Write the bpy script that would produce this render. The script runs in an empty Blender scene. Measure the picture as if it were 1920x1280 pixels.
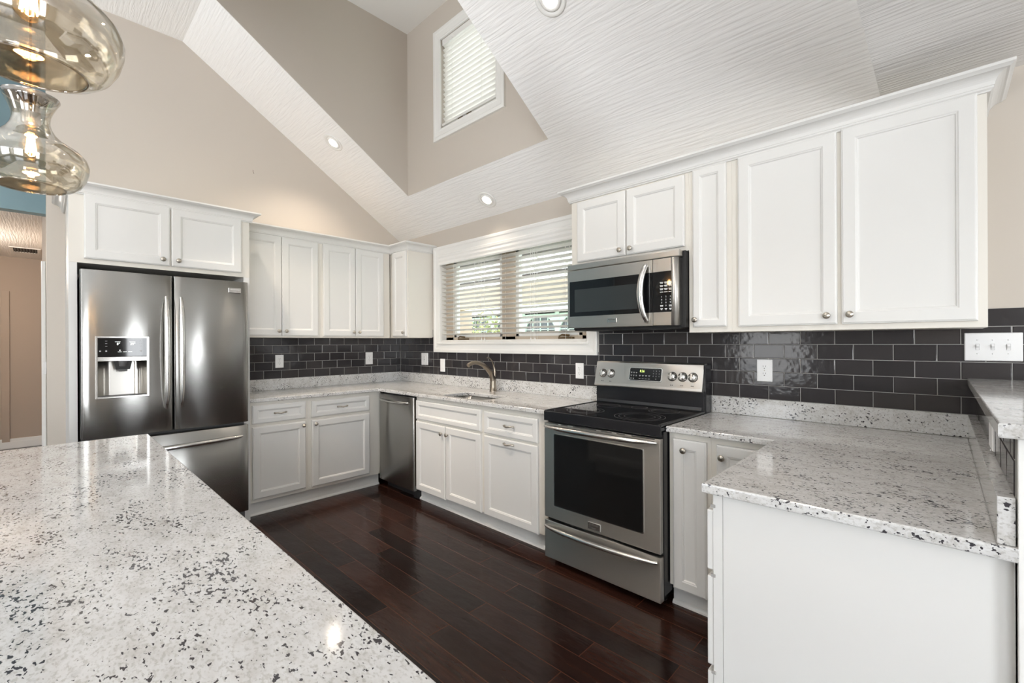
import bpy, bmesh, math, random
from mathutils import Vector, Matrix
random.seed(7)
SC = bpy.context.scene
COL = SC.collection
PI = math.pi

# ------------------------------------------------------------------ camera
cam_d = bpy.data.cameras.new('camera')
cam = bpy.data.objects.new('camera', cam_d)
COL.objects.link(cam)
cam_d.sensor_width = 36.0
cam_d.lens = 840.08 / 1920 * 36.0
cam_d.shift_y = 1.59 / 1920
cam_d.clip_start = 0.02
cam.matrix_world = (Matrix.Translation((4.5196, -2.8547, 1.347)) @ Matrix.Rotation(0.7639, 4, 'Z')
                    @ Matrix.Rotation(PI / 2, 4, 'X') @ Matrix.Rotation(-0.0045, 4, 'Z'))
SC.camera = cam
SC.view_settings.view_transform = 'Standard'
SC.view_settings.look = 'None'
SC.view_settings.gamma = 1
SC.view_settings.use_curve_mapping = False
SC.view_settings.exposure = 0.55
SC.cycles.use_denoising = True
SC.cycles.max_bounces = 14
SC.cycles.diffuse_bounces = 7
SC.cycles.glossy_bounces = 6
SC.cycles.transparent_max_bounces = 24
SC.cycles.sample_clamp_indirect = 6.0
SC.cycles.caustics_reflective = False
SC.cycles.caustics_refractive = False

# ------------------------------------------------------------------ sky
W = bpy.data.worlds.new('sky')
SC.world = W
W.use_nodes = True
wn = W.node_tree
bg = wn.nodes['Background']
sky = wn.nodes.new('ShaderNodeTexSky')
sky.sky_type = 'NISHITA'
sky.sun_disc = False
sky.sun_elevation = math.radians(52)
sky.sun_rotation = math.radians(150)
mixc = wn.nodes.new('ShaderNodeMix')
mixc.data_type = 'RGBA'
mixc.inputs[0].default_value = 0.72
mixc.inputs[7].default_value = (5.5, 5.7, 6.0, 1)
wn.links.new(sky.outputs[0], mixc.inputs[6])
wn.links.new(mixc.outputs[2], bg.inputs[0])
bg.inputs[1].default_value = 0.6

# ------------------------------------------------------------------ lights
def area(name, loc, rot, sx, sy, power, color=(1, 1, 1), spread=PI):
    d = bpy.data.lights.new(name, 'AREA')
    d.shape = 'RECTANGLE'
    d.size, d.size_y = sx, sy
    d.energy = power
    d.color = color
    d.spread = spread
    o = bpy.data.objects.new(name, d)
    COL.objects.link(o)
    o.location = loc
    o.rotation_euler = rot
    return o

DAY = (0.93, 0.965, 1.0)
WARM = (1.0, 0.84, 0.68)
hl = bpy.data.lights.new('hall_fill', 'POINT')  # unseen point light added to brighten the hall
hl.energy = 30
hl.color = (1.0, .86, .72)
hl.shadow_soft_size = .12
hlo = bpy.data.objects.new('hall_fill', hl)
COL.objects.link(hlo)
hlo.location = (-2.6, -3.7, 2.25)
# added spots without fixtures, aimed up to bounce light off the ceiling
for loc, pw, tl, sz in (((3.7, -5.2, 1.35), 54, .86, 72), ((1.9, -5.6, 1.35), 60, .72, 84), ((2.0, -6.4, 1.35), 125, .2, 120)):
    d = bpy.data.lights.new('added_uplight', 'SPOT')
    d.energy = pw * 3
    d.color = (.96, .98, 1.0)
    d.spot_size = math.radians(sz)
    d.spot_blend = .7
    d.shadow_soft_size = .18
    o = bpy.data.objects.new('added_uplight', d)
    COL.objects.link(o)
    o.location = loc
    o.rotation_euler = (PI - tl, 0, 0)
# daylight entering by the tall windows of the living side (behind the photographer)
SOUTH_WINDOWS = [(1.50, 2.50), (5.9, 8.1)]
for k, (xa, xb) in enumerate(SOUTH_WINDOWS):
    area('daylight_south', ((xa + xb) / 2, -7.42, 1.55), (PI / 2, 0, 0), xb - xa, 2.3, (12, 31)[k] * (xb - xa), DAY)
EAST_WINDOWS = [(-6.2, -4.4), (-1.75, -1.2)]
for ya, yb in EAST_WINDOWS:
    area('daylight_east', (8.42, (ya + yb) / 2, 1.55), (PI / 2, 0, PI / 2), yb - ya, 2.2, 58 * (yb - ya), DAY)
sun_d = bpy.data.lights.new('sun', 'SUN')
sun_d.energy = 2.2
sun_d.angle = math.radians(1.5)
sun_d.color = (1.0, 0.96, 0.90)
sun = bpy.data.objects.new('sun', sun_d)
COL.objects.link(sun)
sun.rotation_euler = Vector((0.15, -1.0, -1.35)).to_track_quat('-Z', 'Y').to_euler()

# ------------------------------------------------------------------ materials
def new_mat(name):
    m = bpy.data.materials.new(name)
    m.use_nodes = True
    nt = m.node_tree
    return m, nt, nt.nodes['Principled BSDF']

def N(nt, kind, **kw):
    n = nt.nodes.new(kind)
    for k, v in kw.items():
        setattr(n, k, v)
    return n

def L(nt, a, b):
    nt.links.new(a, b)

def plain(name, col, rough=0.5, metal=0.0, coat=0.0, spec=None):
    m, nt, b = new_mat(name)
    b.inputs['Base Color'].default_value = (*col, 1)
    b.inputs['Roughness'].default_value = rough
    b.inputs['Metallic'].default_value = metal
    b.inputs['Coat Weight'].default_value = coat
    if spec is not None:
        b.inputs['Specular IOR Level'].default_value = spec
    return m

def bump_noise(nt, b, scale, strength, dist, stretch=(1, 1, 1), detail=3, rot=(0, 0, 0)):
    tc = N(nt, 'ShaderNodeTexCoord')
    mp = N(nt, 'ShaderNodeMapping')
    mp.inputs['Scale'].default_value = stretch
    mp.inputs['Rotation'].default_value = rot
    nz = N(nt, 'ShaderNodeTexNoise')
    nz.inputs['Scale'].default_value = scale
    nz.inputs['Detail'].default_value = detail
    bp = N(nt, 'ShaderNodeBump')
    bp.inputs['Strength'].default_value = strength
    bp.inputs['Distance'].default_value = dist
    L(nt, tc.outputs['Object'], mp.inputs[0])
    L(nt, mp.outputs[0], nz.inputs['Vector'])
    L(nt, nz.outputs[0], bp.inputs['Height'])
    L(nt, bp.outputs[0], b.inputs['Normal'])
    return nz, bp

def ramp(nt, src, stops):
    r = N(nt, 'ShaderNodeValToRGB')
    els = r.color_ramp.elements
    while len(els) < len(stops):
        els.new(0.5)
    for e, (p, c) in zip(els, stops):
        e.position = p
        e.color = (*c, 1) if len(c) == 3 else c
    L(nt, src, r.inputs[0])
    return r

M = {}
M['cab'] = plain('cabinet_paint', (0.725, 0.72, 0.70), 0.38)
M['frame'] = plain('cabinet_face_frame_paint', (0.735, 0.705, 0.645), 0.42)
M['trim'] = plain('trim_paint', (0.83, 0.825, 0.80), 0.35)
def paint(name, col, scale=160):
    m, nt, b = new_mat(name)
    b.inputs['Base Color'].default_value = (*col, 1)
    b.inputs['Roughness'].default_value = 0.6
    bump_noise(nt, b, scale, 0.12, 0.001)
    return m
M['wall'] = paint('beige_wall_paint', (0.565, 0.515, 0.455))
M['wall_blue'] = paint('blue_wall_paint', (0.23, 0.35, 0.39))
M['wall_hall'] = paint('brown_wall_paint', (0.42, 0.345, 0.28))
def ceiling_mat():
    m, nt, b = new_mat('combed_ceiling_paint')
    b.inputs['Base Color'].default_value = (0.90, 0.895, 0.885, 1)
    b.inputs['Roughness'].default_value = 0.55
    tc = N(nt, 'ShaderNodeTexCoord')
    mp = N(nt, 'ShaderNodeMapping')
    mp.inputs['Scale'].default_value = (4.2, 74, 40)
    nz = N(nt, 'ShaderNodeTexNoise')
    nz.inputs['Scale'].default_value = 1.0
    nz.inputs['Detail'].default_value = 2.5
    nz.inputs['Distortion'].default_value = 0.35
    bp = N(nt, 'ShaderNodeBump')
    bp.inputs['Strength'].default_value = 0.38
    bp.inputs['Distance'].default_value = 0.005
    rr = ramp(nt, nz.outputs[0], [(0.35, (0, 0, 0)), (0.5, (.55, .55, .55)), (0.62, (1, 1, 1))])
    L(nt, tc.outputs['Object'], mp.inputs[0])
    L(nt, mp.outputs[0], nz.inputs['Vector'])
    L(nt, rr.outputs[0], bp.inputs['Height'])
    L(nt, bp.outputs[0], b.inputs['Normal'])
    return m
M['ceil'] = ceiling_mat()

def granite_mat():
    m, nt, b = new_mat('white_speckled_granite')
    tc = N(nt, 'ShaderNodeTexCoord')
    mp = N(nt, 'ShaderNodeMapping')
    mp.inputs['Rotation'].default_value = (0.25, 0.2, 0.62)
    mp.inputs['Scale'].default_value = (1.0, 1.75, 1.35)
    L(nt, tc.outputs['Object'], mp.inputs[0])
    v = mp.outputs[0]
    def noise(scale, detail, rough=0.55, dist=0.0):
        n = N(nt, 'ShaderNodeTexNoise')
        n.inputs['Scale'].default_value = scale
        n.inputs['Detail'].default_value = detail
        n.inputs['Roughness'].default_value = rough
        n.inputs['Distortion'].default_value = dist
        L(nt, v, n.inputs['Vector'])
        return n
    base = ramp(nt, noise(16, 6, .65).outputs[0], [(.28, (.50, .485, .46)), (.45, (.61, .605, .595)), (.6, (.67, .67, .665)), (.75, (.54, .54, .535))])
    fine = ramp(nt, noise(120, 3).outputs[0], [(.36, (.60, .58, .54)), (.5, (1, 1, 1))])
    mul = N(nt, 'ShaderNodeMix', data_type='RGBA', blend_type='MULTIPLY')
    mul.inputs[0].default_value = 0.55
    L(nt, base.outputs[0], mul.inputs[6])
    L(nt, fine.outputs[0], mul.inputs[7])
    # flecks: small noise, let through more where a large noise clusters them
    flk = noise(88, 2.0, .5, .3)
    clus = noise(7.5, 3, .55, .4)
    add = N(nt, 'ShaderNodeMath', operation='MULTIPLY_ADD')
    L(nt, clus.outputs[0], add.inputs[0])
    add.inputs[1].default_value = 0.50
    L(nt, flk.outputs[0], add.inputs[2])
    f1 = N(nt, 'ShaderNodeMapRange')
    f1.inputs['From Min'].default_value = 0.876
    f1.inputs['From Max'].default_value = 0.910
    L(nt, add.outputs[0], f1.inputs['Value'])
    dark = N(nt, 'ShaderNodeMix', data_type='RGBA')
    L(nt, f1.outputs[0], dark.inputs[0])
    L(nt, mul.outputs[2], dark.inputs[6])
    dark.inputs[7].default_value = (0.045, 0.042, 0.048, 1)
    L(nt, dark.outputs[2], b.inputs['Base Color'])
    b.inputs['Roughness'].default_value = 0.09
    b.inputs['Specular IOR Level'].default_value = 0.5
    return m
M['granite'] = granite_mat()

def floor_mat():
    m, nt, b = new_mat('dark_hand_scraped_planks')
    tc = N(nt, 'ShaderNodeTexCoord')
    br = N(nt, 'ShaderNodeTexBrick')
    br.offset = 0.37
    br.offset_frequency = 2
    br.inputs['Scale'].default_value = 1.0
    br.inputs['Brick Width'].default_value = 0.93
    br.inputs['Row Height'].default_value = 0.125
    br.inputs['Mortar Size'].default_value = 0.0022
    br.inputs['Mortar Smooth'].default_value = 0.3
    br.inputs['Color1'].default_value = (0.0, 0, 0, 1)
    br.inputs['Color2'].default_value = (1, 1, 1, 1)
    br.inputs['Mortar'].default_value = (0.5, 0.5, 0.5, 1)
    L(nt, tc.outputs['Object'], br.inputs['Vector'])
    mp = N(nt, 'ShaderNodeMapping')
    mp.inputs['Scale'].default_value = (1.3, 16, 1)
    L(nt, tc.outputs['Object'], mp.inputs[0])
    off = N(nt, 'ShaderNodeVectorMath', operation='ADD')
    L(nt, mp.outputs[0], off.inputs[0])
    sc = N(nt, 'ShaderNodeVectorMath', operation='SCALE')
    L(nt, br.outputs['Color'], sc.inputs[0])
    sc.inputs['Scale'].default_value = 13.0
    L(nt, sc.outputs[0], off.inputs[1])
    gr = N(nt, 'ShaderNodeTexNoise')
    gr.inputs['Scale'].default_value = 2.2
    gr.inputs['Detail'].default_value = 6
    gr.inputs['Roughness'].default_value = 0.62
    L(nt, off.outputs[0], gr.inputs['Vector'])
    grain = ramp(nt, gr.outputs[0], [(.25, (.012, .0055, .0045)), (.5, (.020, .009, .007)), (.75, (.034, .015, .010))])
    tint = ramp(nt, br.outputs['Color'], [(0, (.45, .45, .48)), (.5, (1, .95, .9)), (1, (1.7, 1.4, 1.2))])
    mul = N(nt, 'ShaderNodeMix', data_type='RGBA', blend_type='MULTIPLY')
    mul.inputs[0].default_value = 1.0
    L(nt, grain.outputs[0], mul.inputs[6])
    L(nt, tint.outputs[0], mul.inputs[7])
    seam = N(nt, 'ShaderNodeMix', data_type='RGBA')
    L(nt, br.outputs['Fac'], seam.inputs[0])
    L(nt, mul.outputs[2], seam.inputs[6])
    seam.inputs[7].default_value = (0.075, 0.026, 0.014, 1)
    L(nt, seam.outputs[2], b.inputs['Base Color'])
    # scraped ripples across each plank
    mp2 = N(nt, 'ShaderNodeMapping')
    mp2.inputs['Scale'].default_value = (9, 22, 1)
    L(nt, tc.outputs['Object'], mp2.inputs[0])
    off2 = N(nt, 'ShaderNodeVectorMath', operation='ADD')
    L(nt, mp2.outputs[0], off2.inputs[0])
    L(nt, sc.outputs[0], off2.inputs[1])
    rp = N(nt, 'ShaderNodeTexNoise')
    rp.inputs['Scale'].default_value = 1.0
    rp.inputs['Detail'].default_value = 2
    L(nt, off2.outputs[0], rp.inputs['Vector'])
    sub = N(nt, 'ShaderNodeMath', operation='MULTIPLY_ADD')
    L(nt, br.outputs['Fac'], sub.inputs[0])
    sub.inputs[1].default_value = -1.4
    L(nt, rp.outputs[0], sub.inputs[2])
    bp = N(nt, 'ShaderNodeBump')
    bp.inputs['Strength'].default_value = 0.5
    bp.inputs['Distance'].default_value = 0.004
    L(nt, sub.outputs[0], bp.inputs['Height'])
    L(nt, bp.outputs[0], b.inputs['Normal'])
    b.inputs['Roughness'].default_value = 0.17
    b.inputs['Specular IOR Level'].default_value = 0.24
    return m
M['floor'] = floor_mat()

def tile_mat():
    m, nt, b = new_mat('glazed_charcoal_tile')
    g = N(nt, 'ShaderNodeNewGeometry')
    r = ramp(nt, g.outputs['Random Per Island'], [(0, (.030, .028, .030)), (.5, (.038, .035, .038)), (1, (.048, .043, .043))])
    L(nt, r.outputs[0], b.inputs['Base Color'])
    b.inputs['Roughness'].default_value = 0.10
    b.inputs['Specular IOR Level'].default_value = 0.38
    bump_noise(nt, b, 34, 0.16, 0.004, detail=1.5)
    return m
M['tile'] = tile_mat()
M['grout'] = plain('grey_grout', (0.36, 0.35, 0.335), 0.9)

def steel_mat(name, col, rough, wave=0.0, rot=0.0):
    m, nt, b = new_mat(name)
    b.inputs['Base Color'].default_value = (*col, 1)
    b.inputs['Metallic'].default_value = 1
    b.inputs['Roughness'].default_value = rough
    b.inputs['Anisotropic'].default_value = 0.9
    b.inputs['Anisotropic Rotation'].default_value = 0.25
    tg = N(nt, 'ShaderNodeTangent')
    tg.direction_type = 'RADIAL'
    tg.axis = 'Z'
    L(nt, tg.outputs[0], b.inputs['Tangent'])
    if wave:
        bump_noise(nt, b, 3.2, 0.5, wave, stretch=(1.3, 1.3, .8), detail=1.0)
    return m
M['steel'] = steel_mat('brushed_stainless_steel', (0.60, 0.58, 0.545), 0.33)
M['steel_door'] = steel_mat('brushed_stainless_door', (0.36, 0.355, 0.34), 0.26, 0.010)
M['steel_bright'] = steel_mat('polished_steel', (0.66, 0.65, 0.63), 0.20)
M['steel_dark'] = steel_mat('dark_stainless_steel', (0.40, 0.39, 0.37), 0.27)
M['nickel'] = plain('satin_nickel', (0.50, 0.46, 0.40), 0.28, 1.0)
M['bronze'] = plain('brushed_bronze_nickel', (0.30, 0.255, 0.205), 0.30, 1.0)
M['chrome'] = plain('chrome', (0.80, 0.80, 0.80), 0.08, 1.0)
M['blackglass'] = plain('black_glass', (0.006, 0.006, 0.007), 0.04, 0, 0, 0.5)
M['ovenglass'] = plain('oven_window_glass', (0.008, 0.008, 0.008), 0.06, 0, 0, 0.45)
M['meshglass'] = plain('microwave_window_mesh', (0.028, 0.034, 0.036), 0.22)
M['black'] = plain('black_enamel', (0.010, 0.010, 0.012), 0.22)
M['blackmatte'] = plain('black_plastic', (0.012, 0.012, 0.012), 0.6)
M['greyplastic'] = plain('grey_plastic', (0.10, 0.10, 0.10), 0.45)
M['white_plastic'] = plain('white_plastic', (0.85, 0.85, 0.85), 0.25)
M['slot'] = plain('outlet_slot', (0.05, 0.05, 0.05), 0.5)
M['mark'] = plain('grey_print', (0.42, 0.42, 0.42), 0.5)
M['darkmark'] = plain('dark_print', (0.10, 0.095, 0.09), 0.5)
M['ring'] = plain('burner_ring_print', (0.10, 0.10, 0.10), 0.3)
M['tan'] = plain('tan_window_frame', (0.56, 0.47, 0.37), 0.5)
M['brick'] = paint('tan_stucco', (0.55, 0.42, 0.31), 40)
M['screen'] = plain('dark_porch_screen', (0.16, 0.17, 0.19), 0.8)
M['mint'] = plain('pale_green_frame', (0.62, 0.76, 0.68), 0.5)
M['leaf'] = plain('bush_leaves', (0.32, 0.38, 0.14), 0.6)
M['leaf2'] = plain('pale_bush_leaves', (0.62, 0.60, 0.30), 0.6)
M['lawn'] = plain('lawn', (0.30, 0.40, 0.18), 0.9)
M['patio'] = plain('patio_concrete', (0.60, 0.58, 0.54), 0.9)
M['rafter'] = plain('patio_rafter', (0.10, 0.09, 0.08), 0.7)
M['patio_beam'] = plain('patio_beam_paint', (0.60, 0.52, 0.40), 0.6)
M['brass'] = plain('dark_brass', (0.20, 0.14, 0.08), 0.35, 1.0)
M['red'] = plain('dark_detail', (0.12, 0.07, 0.05), 0.5)

def emit(name, col, s):
    m, nt, b = new_mat(name)
    b.inputs['Base Color'].default_value = (*col, 1)
    b.inputs['Emission Color'].default_value = (*col, 1)
    b.inputs['Emission Strength'].default_value = s
    return m
M['lamp'] = emit('lit_lamp_lens', (1.0, 0.90, 0.76), 5.0)
M['filament'] = emit('glowing_filament', (1.0, 0.66, 0.34), 40.0)
M['digits'] = emit('lit_digits', (0.90, 0.95, 0.90), 1.2)
M['greendigits'] = emit('lit_green_digits', (0.62, 0.80, 0.20), 1.0)

def thin_glass(name, tint, rough=0.0, base=0.04, edge=1.0, dark=None):
    m = bpy.data.materials.new(name)
    m.use_nodes = True
    nt = m.node_tree
    nt.nodes.remove(nt.nodes['Principled BSDF'])
    out = nt.nodes['Material Output']
    tr = N(nt, 'ShaderNodeBsdfTransparent')
    gl = N(nt, 'ShaderNodeBsdfGlossy')
    gl.inputs['Roughness'].default_value = rough
    lw = N(nt, 'ShaderNodeLayerWeight')
    lw.inputs[0].default_value = 0.5
    if dark:
        r = ramp(nt, lw.outputs['Facing'], [(0.0, tint), (0.75, tint), (1.0, dark)])
        L(nt, r.outputs[0], tr.inputs[0])
    else:
        tr.inputs[0].default_value = (*tint, 1)
    pw = N(nt, 'ShaderNodeMath', operation='POWER')
    lf = N(nt, 'ShaderNodeLayerWeight')
    lf.inputs[0].default_value = 0.5
    L(nt, lf.outputs['Facing'], pw.inputs[0])
    pw.inputs[1].default_value = 4.0
    mr = N(nt, 'ShaderNodeMath', operation='MULTIPLY_ADD')
    L(nt, pw.outputs[0], mr.inputs[0])
    mr.inputs[1].default_value = edge
    mr.inputs[2].default_value = base
    mr.use_clamp = True
    mx = N(nt, 'ShaderNodeMixShader')
    L(nt, mr.outputs[0], mx.inputs[0])
    L(nt, tr.outputs[0], mx.inputs[1])
    L(nt, gl.outputs[0], mx.inputs[2])
    L(nt, mx.outputs[0], out.inputs['Surface'])
    return m
M['pane'] = thin_glass('window_glass', (0.96, 0.98, 0.97))
M['amber'] = thin_glass('champagne_lustre_glass', (0.97, 0.94, 0.88), 0.045, 0.24, 0.6, (0.88, 0.79, 0.64))
M['rim'] = thin_glass('thick_glass_rim', (0.90, 0.84, 0.74), 0.05, 0.30, 0.6, (0.6, 0.5, 0.38))
M['bulbglass'] = thin_glass('clear_amber_bulb_glass', (1.0, 0.90, 0.74), 0.0, 0.03, 0.6)

def slat_mat(f=.22):
    m, nt, b = new_mat('white_blind_slat')
    b.inputs['Base Color'].default_value = (0.86, 0.85, 0.82, 1)
    b.inputs['Roughness'].default_value = 0.45
    out = nt.nodes['Material Output']
    tl = N(nt, 'ShaderNodeBsdfTranslucent')
    tl.inputs[0].default_value = (0.85, 0.84, 0.80, 1)
    mx = N(nt, 'ShaderNodeMixShader')
    mx.inputs[0].default_value = f
    L(nt, b.outputs[0], mx.inputs[1])
    L(nt, tl.outputs[0], mx.inputs[2])
    L(nt, mx.outputs[0], out.inputs['Surface'])
    return m
M['slat'] = slat_mat()
M['slat_lit'] = slat_mat(.38)
def translucent(name, col):
    m, nt, b = new_mat(name)
    b.inputs['Base Color'].default_value = (*col, 1)
    out = nt.nodes['Material Output']
    tl = N(nt, 'ShaderNodeBsdfTranslucent')
    tl.inputs[0].default_value = (*col, 1)
    mx = N(nt, 'ShaderNodeMixShader')
    mx.inputs[0].default_value = 0.6
    L(nt, b.outputs[0], mx.inputs[1])
    L(nt, tl.outputs[0], mx.inputs[2])
    L(nt, mx.outputs[0], out.inputs['Surface'])
    return m
M['roofpanel'] = translucent('translucent_roof_panel', (0.95, 0.95, 0.95))

# ------------------------------------------------------------------ mesh helpers
class MB:
    def __init__(self):
        self.v, self.f, self.s = [], [], []
    def add(self, verts, faces, smooth=False):
        o = len(self.v)
        self.v += [tuple(p) for p in verts]
        self.f += [tuple(i + o for i in f) for f in faces]
        self.s += [smooth] * len(faces)
        return self
    def box(self, x0, x1, y0, y1, z0, z1, bev=0.0, seg=2):
        x0, x1 = min(x0, x1), max(x0, x1)
        y0, y1 = min(y0, y1), max(y0, y1)
        z0, z1 = min(z0, z1), max(z0, z1)
        vs = [(x0, y0, z0), (x1, y0, z0), (x1, y1, z0), (x0, y1, z0), (x0, y0, z1), (x1, y0, z1), (x1, y1, z1), (x0, y1, z1)]
        fs = [(0, 3, 2, 1), (4, 5, 6, 7), (0, 1, 5, 4), (1, 2, 6, 5), (2, 3, 7, 6), (3, 0, 4, 7)]
        if bev <= 0:
            return self.add(vs, fs)
        bm = bmesh.new()
        bv = [bm.verts.new(p) for p in vs]
        for f in fs:
            bm.faces.new([bv[i] for i in f])
        lim = 0.49 * min(x1 - x0, y1 - y0, z1 - z0)
        bmesh.ops.bevel(bm, geom=list(bm.edges), offset=min(bev, lim), segments=seg, profile=0.6, affect='EDGES')
        bm.verts.index_update()
        self.add([v.co[:] for v in bm.verts], [[v.index for v in f.verts] for f in bm.faces])
        bm.free()
        return self
    def prism(self, pts, off):
        n = len(pts)
        off = Vector(off)
        a = [Vector(p) for p in pts]
        vs = a + [p + off for p in a]
        fs = [tuple(range(n)), tuple(range(2 * n - 1, n - 1, -1))]
        for i in range(n):
            j = (i + 1) % n
            fs.append((i, i + n, j + n, j))
        return self.add(vs, fs)
    def rings(self, rings, cap0=True, cap1=True, smooth=False, closed=True):
        n = len(rings[0])
        vs = [p for r in rings for p in r]
        fs = []
        for k in range(len(rings) - 1):
            for i in range(n if closed else n - 1):
                j = (i + 1) % n
                fs.append((k * n + i, k * n + j, (k + 1) * n + j, (k + 1) * n + i))
        self.add(vs, fs, smooth)
        if cap0:
            self.add(rings[0], [tuple(range(n - 1, -1, -1))])
        if cap1:
            self.add(rings[-1], [tuple(range(n))])
        return self
    def lathe(self, prof, c=(0, 0, 0), axis='z', seg=32, smooth=True, sx=1.0):
        rings = []
        for r, h in prof:
            ring = []
            for i in range(seg):
                a = 2 * PI * i / seg
                p, q = r * math.cos(a) * sx, r * math.sin(a)
                if axis == 'z':
                    ring.append((c[0] + p, c[1] + q, c[2] + h))
                elif axis == '-y':
                    ring.append((c[0] + p, c[1] - h, c[2] + q))
                else:
                    ring.append((c[0] + h, c[1] + p, c[2] + q))
            rings.append(ring)
        return self.rings(rings, prof[0][0] > 1e-5, prof[-1][0] > 1e-5, smooth)
    def tube(self, path, rad, seg=12, flat=1.0, smooth=True, side=None):
        pts = [Vector(p) for p in path]
        n = len(pts)
        rings = []
        for i, p in enumerate(pts):
            t = (pts[min(i + 1, n - 1)] - pts[max(i - 1, 0)]).normalized()
            ref = Vector(side) if side else (Vector((0, 0, 1)) if abs(t.z) < 0.9 else Vector((1, 0, 0)))
            u = ref.cross(t)
            if u.length < 1e-6:
                u = Vector((1, 0, 0)).cross(t)
            u.normalize()
            w = t.cross(u)
            r = rad[i] if isinstance(rad, (list, tuple)) else rad
            rings.append([p + u * (r * math.cos(2 * PI * k / seg)) + w * (r * flat * math.sin(2 * PI * k / seg)) for k in range(seg)])
        return self.rings(rings, True, True, smooth)
    def build(self, name, mat, parent=None, label=None, kind=None):
        me = bpy.data.meshes.new(name)
        me.from_pydata(self.v, [], self.f)
        me.polygons.foreach_set('use_smooth', self.s)
        me.update()
        bm = bmesh.new()
        bm.from_mesh(me)
        bmesh.ops.recalc_face_normals(bm, faces=bm.faces)
        bm.to_mesh(me)
        bm.free()
        for m in (mat if isinstance(mat, (list, tuple)) else [mat]):
            me.materials.append(m)
        o = bpy.data.objects.new(name, me)
        COL.objects.link(o)
        if parent:
            o.parent = parent
        if label:
            o['label'] = label
        if kind:
            o['kind'] = kind
        return o

def thing(name, label, cat, loc=(0, 0, 0), rz=0.0, group=None):
    o = bpy.data.objects.new(name, None)
    o.empty_display_size = 0.05
    COL.objects.link(o)
    o.location = loc
    o.rotation_euler = (0, 0, rz)
    o['label'] = label
    o['category'] = cat
    if group:
        o['group'] = group
    return o

def tag(o, label, cat, group=None, kind=None):
    o['label'] = label
    o['category'] = cat
    if group:
        o['group'] = group
    if kind:
        o['kind'] = kind
    return o

def struct(o, label, cat='wall'):
    return tag(o, label, cat, None, 'structure')

def copy_tree(o, parent=None):
    c = o.copy()
    COL.objects.link(c)
    c.parent = parent
    for ch in list(o.children):
        copy_tree(ch, c)
    return c

def curve_slab(polys, z0, z1, bev=0.004, res=2):
    """flat plate with holes and eased edges"""
    cu = bpy.data.curves.new('slab', 'CURVE')
    cu.dimensions = '2D'
    cu.fill_mode = 'BOTH'
    cu.extrude = (z1 - z0) / 2 - bev
    cu.bevel_depth = bev
    cu.bevel_resolution = res
    cu.offset = -bev
    for poly in polys:
        sp = cu.splines.new('POLY')
        sp.points.add(len(poly) - 1)
        for p, (x, y) in zip(sp.points, poly):
            p.co = (x, y, 0, 1)
        sp.use_cyclic_u = True
    o = bpy.data.objects.new('slab', cu)
    COL.objects.link(o)
    dg = bpy.context.evaluated_depsgraph_get()
    me = bpy.data.meshes.new_from_object(o.evaluated_get(dg))
    mb = MB()
    zc = (z0 + z1) / 2
    mb.add([(v.co.x, v.co.y, v.co.z + zc) for v in me.vertices], [tuple(p.vertices) for p in me.polygons])
    bpy.data.objects.remove(o)
    bpy.data.curves.remove(cu)
    bpy.data.meshes.remove(me)
    return mb

def text_into(mb, s, size, x, y, z, depth=0.0004, plane='front', align='CENTER', squash=1.0):
    """letters standing on the plane y (facing -y), centred at x, baseline centre z"""
    cu = bpy.data.curves.new('letters', 'FONT')
    cu.body = s
    cu.size = size
    cu.align_x = align
    cu.align_y = 'CENTER'
    cu.extrude = depth
    cu.resolution_u = 2
    o = bpy.data.objects.new('letters', cu)
    COL.objects.link(o)
    dg = bpy.context.evaluated_depsgraph_get()
    me = bpy.data.meshes.new_from_object(o.evaluated_get(dg))
    if plane == 'front':
        vs = [(x + v.co.x * squash, y - v.co.z, z + v.co.y) for v in me.vertices]
    else:
        vs = [(x + v.co.x * squash, y + v.co.y, z + v.co.z) for v in me.vertices]
    mb.add(vs, [tuple(p.vertices) for p in me.polygons])
    bpy.data.objects.remove(o)
    bpy.data.curves.remove(cu)
    bpy.data.meshes.remove(me)

def rrect(x0, x1, z0, z1, r, n=4):
    pts = []
    for cx, cz, a0 in ((x1 - r, z1 - r, 0), (x0 + r, z1 - r, PI / 2), (x0 + r, z0 + r, PI), (x1 - r, z0 + r, 1.5 * PI)):
        for k in range(n + 1):
            a = a0 + PI / 2 * k / n
            pts.append((cx + r * math.cos(a), cz + r * math.sin(a)))
    return pts

def plate(mb, x0, x1, z0, z1, y, t, r=0.004, bev=0.0015):
    """rounded rectangular plate on plane y standing out to y - t"""
    a = rrect(x0, x1, z0, z1, r)
    b = rrect(x0 + bev, x1 - bev, z0 + bev, z1 - bev, max(r - bev, 0.0005))
    mb.rings([[(p, y, q) for p, q in a], [(p, y - t + bev, q) for p, q in a], [(p, y - t, q) for p, q in b]])
    return mb

# ================================================================== SETTING
FL = -0.02          # floor level
ZC = 2.508          # where the sloped ceiling meets the sink wall
SL = 0.65           # its slope
YR = -2.057         # fold to the flat ceiling
ZF = ZC - SL * YR   # flat ceiling level
ROOM_X1, ROOM_Y0 = 8.5, -7.5

b = MB().box(-4.45, ROOM_X1 + .12, ROOM_Y0 - .12, 0.12, FL - .08, FL)
struct(b.build('floor', M['floor']), 'dark hand-scraped wood plank floor', 'floor')

WX0, WX1, WZ0, WZ1 = 0.752, 2.585, 1.345, 2.252   # kitchen window opening
b = MB()
b.box(-.12, WX0, 0, .13, FL, ZC)
b.box(WX1, ROOM_X1, 0, .13, FL, ZC)
b.box(WX0, WX1, 0, .13, FL, WZ0)
b.box(WX0, WX1, 0, .13, WZ1, ZC)
struct(b.build('wall_north', M['wall']), 'beige wall above the sink with the wide window')
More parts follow.
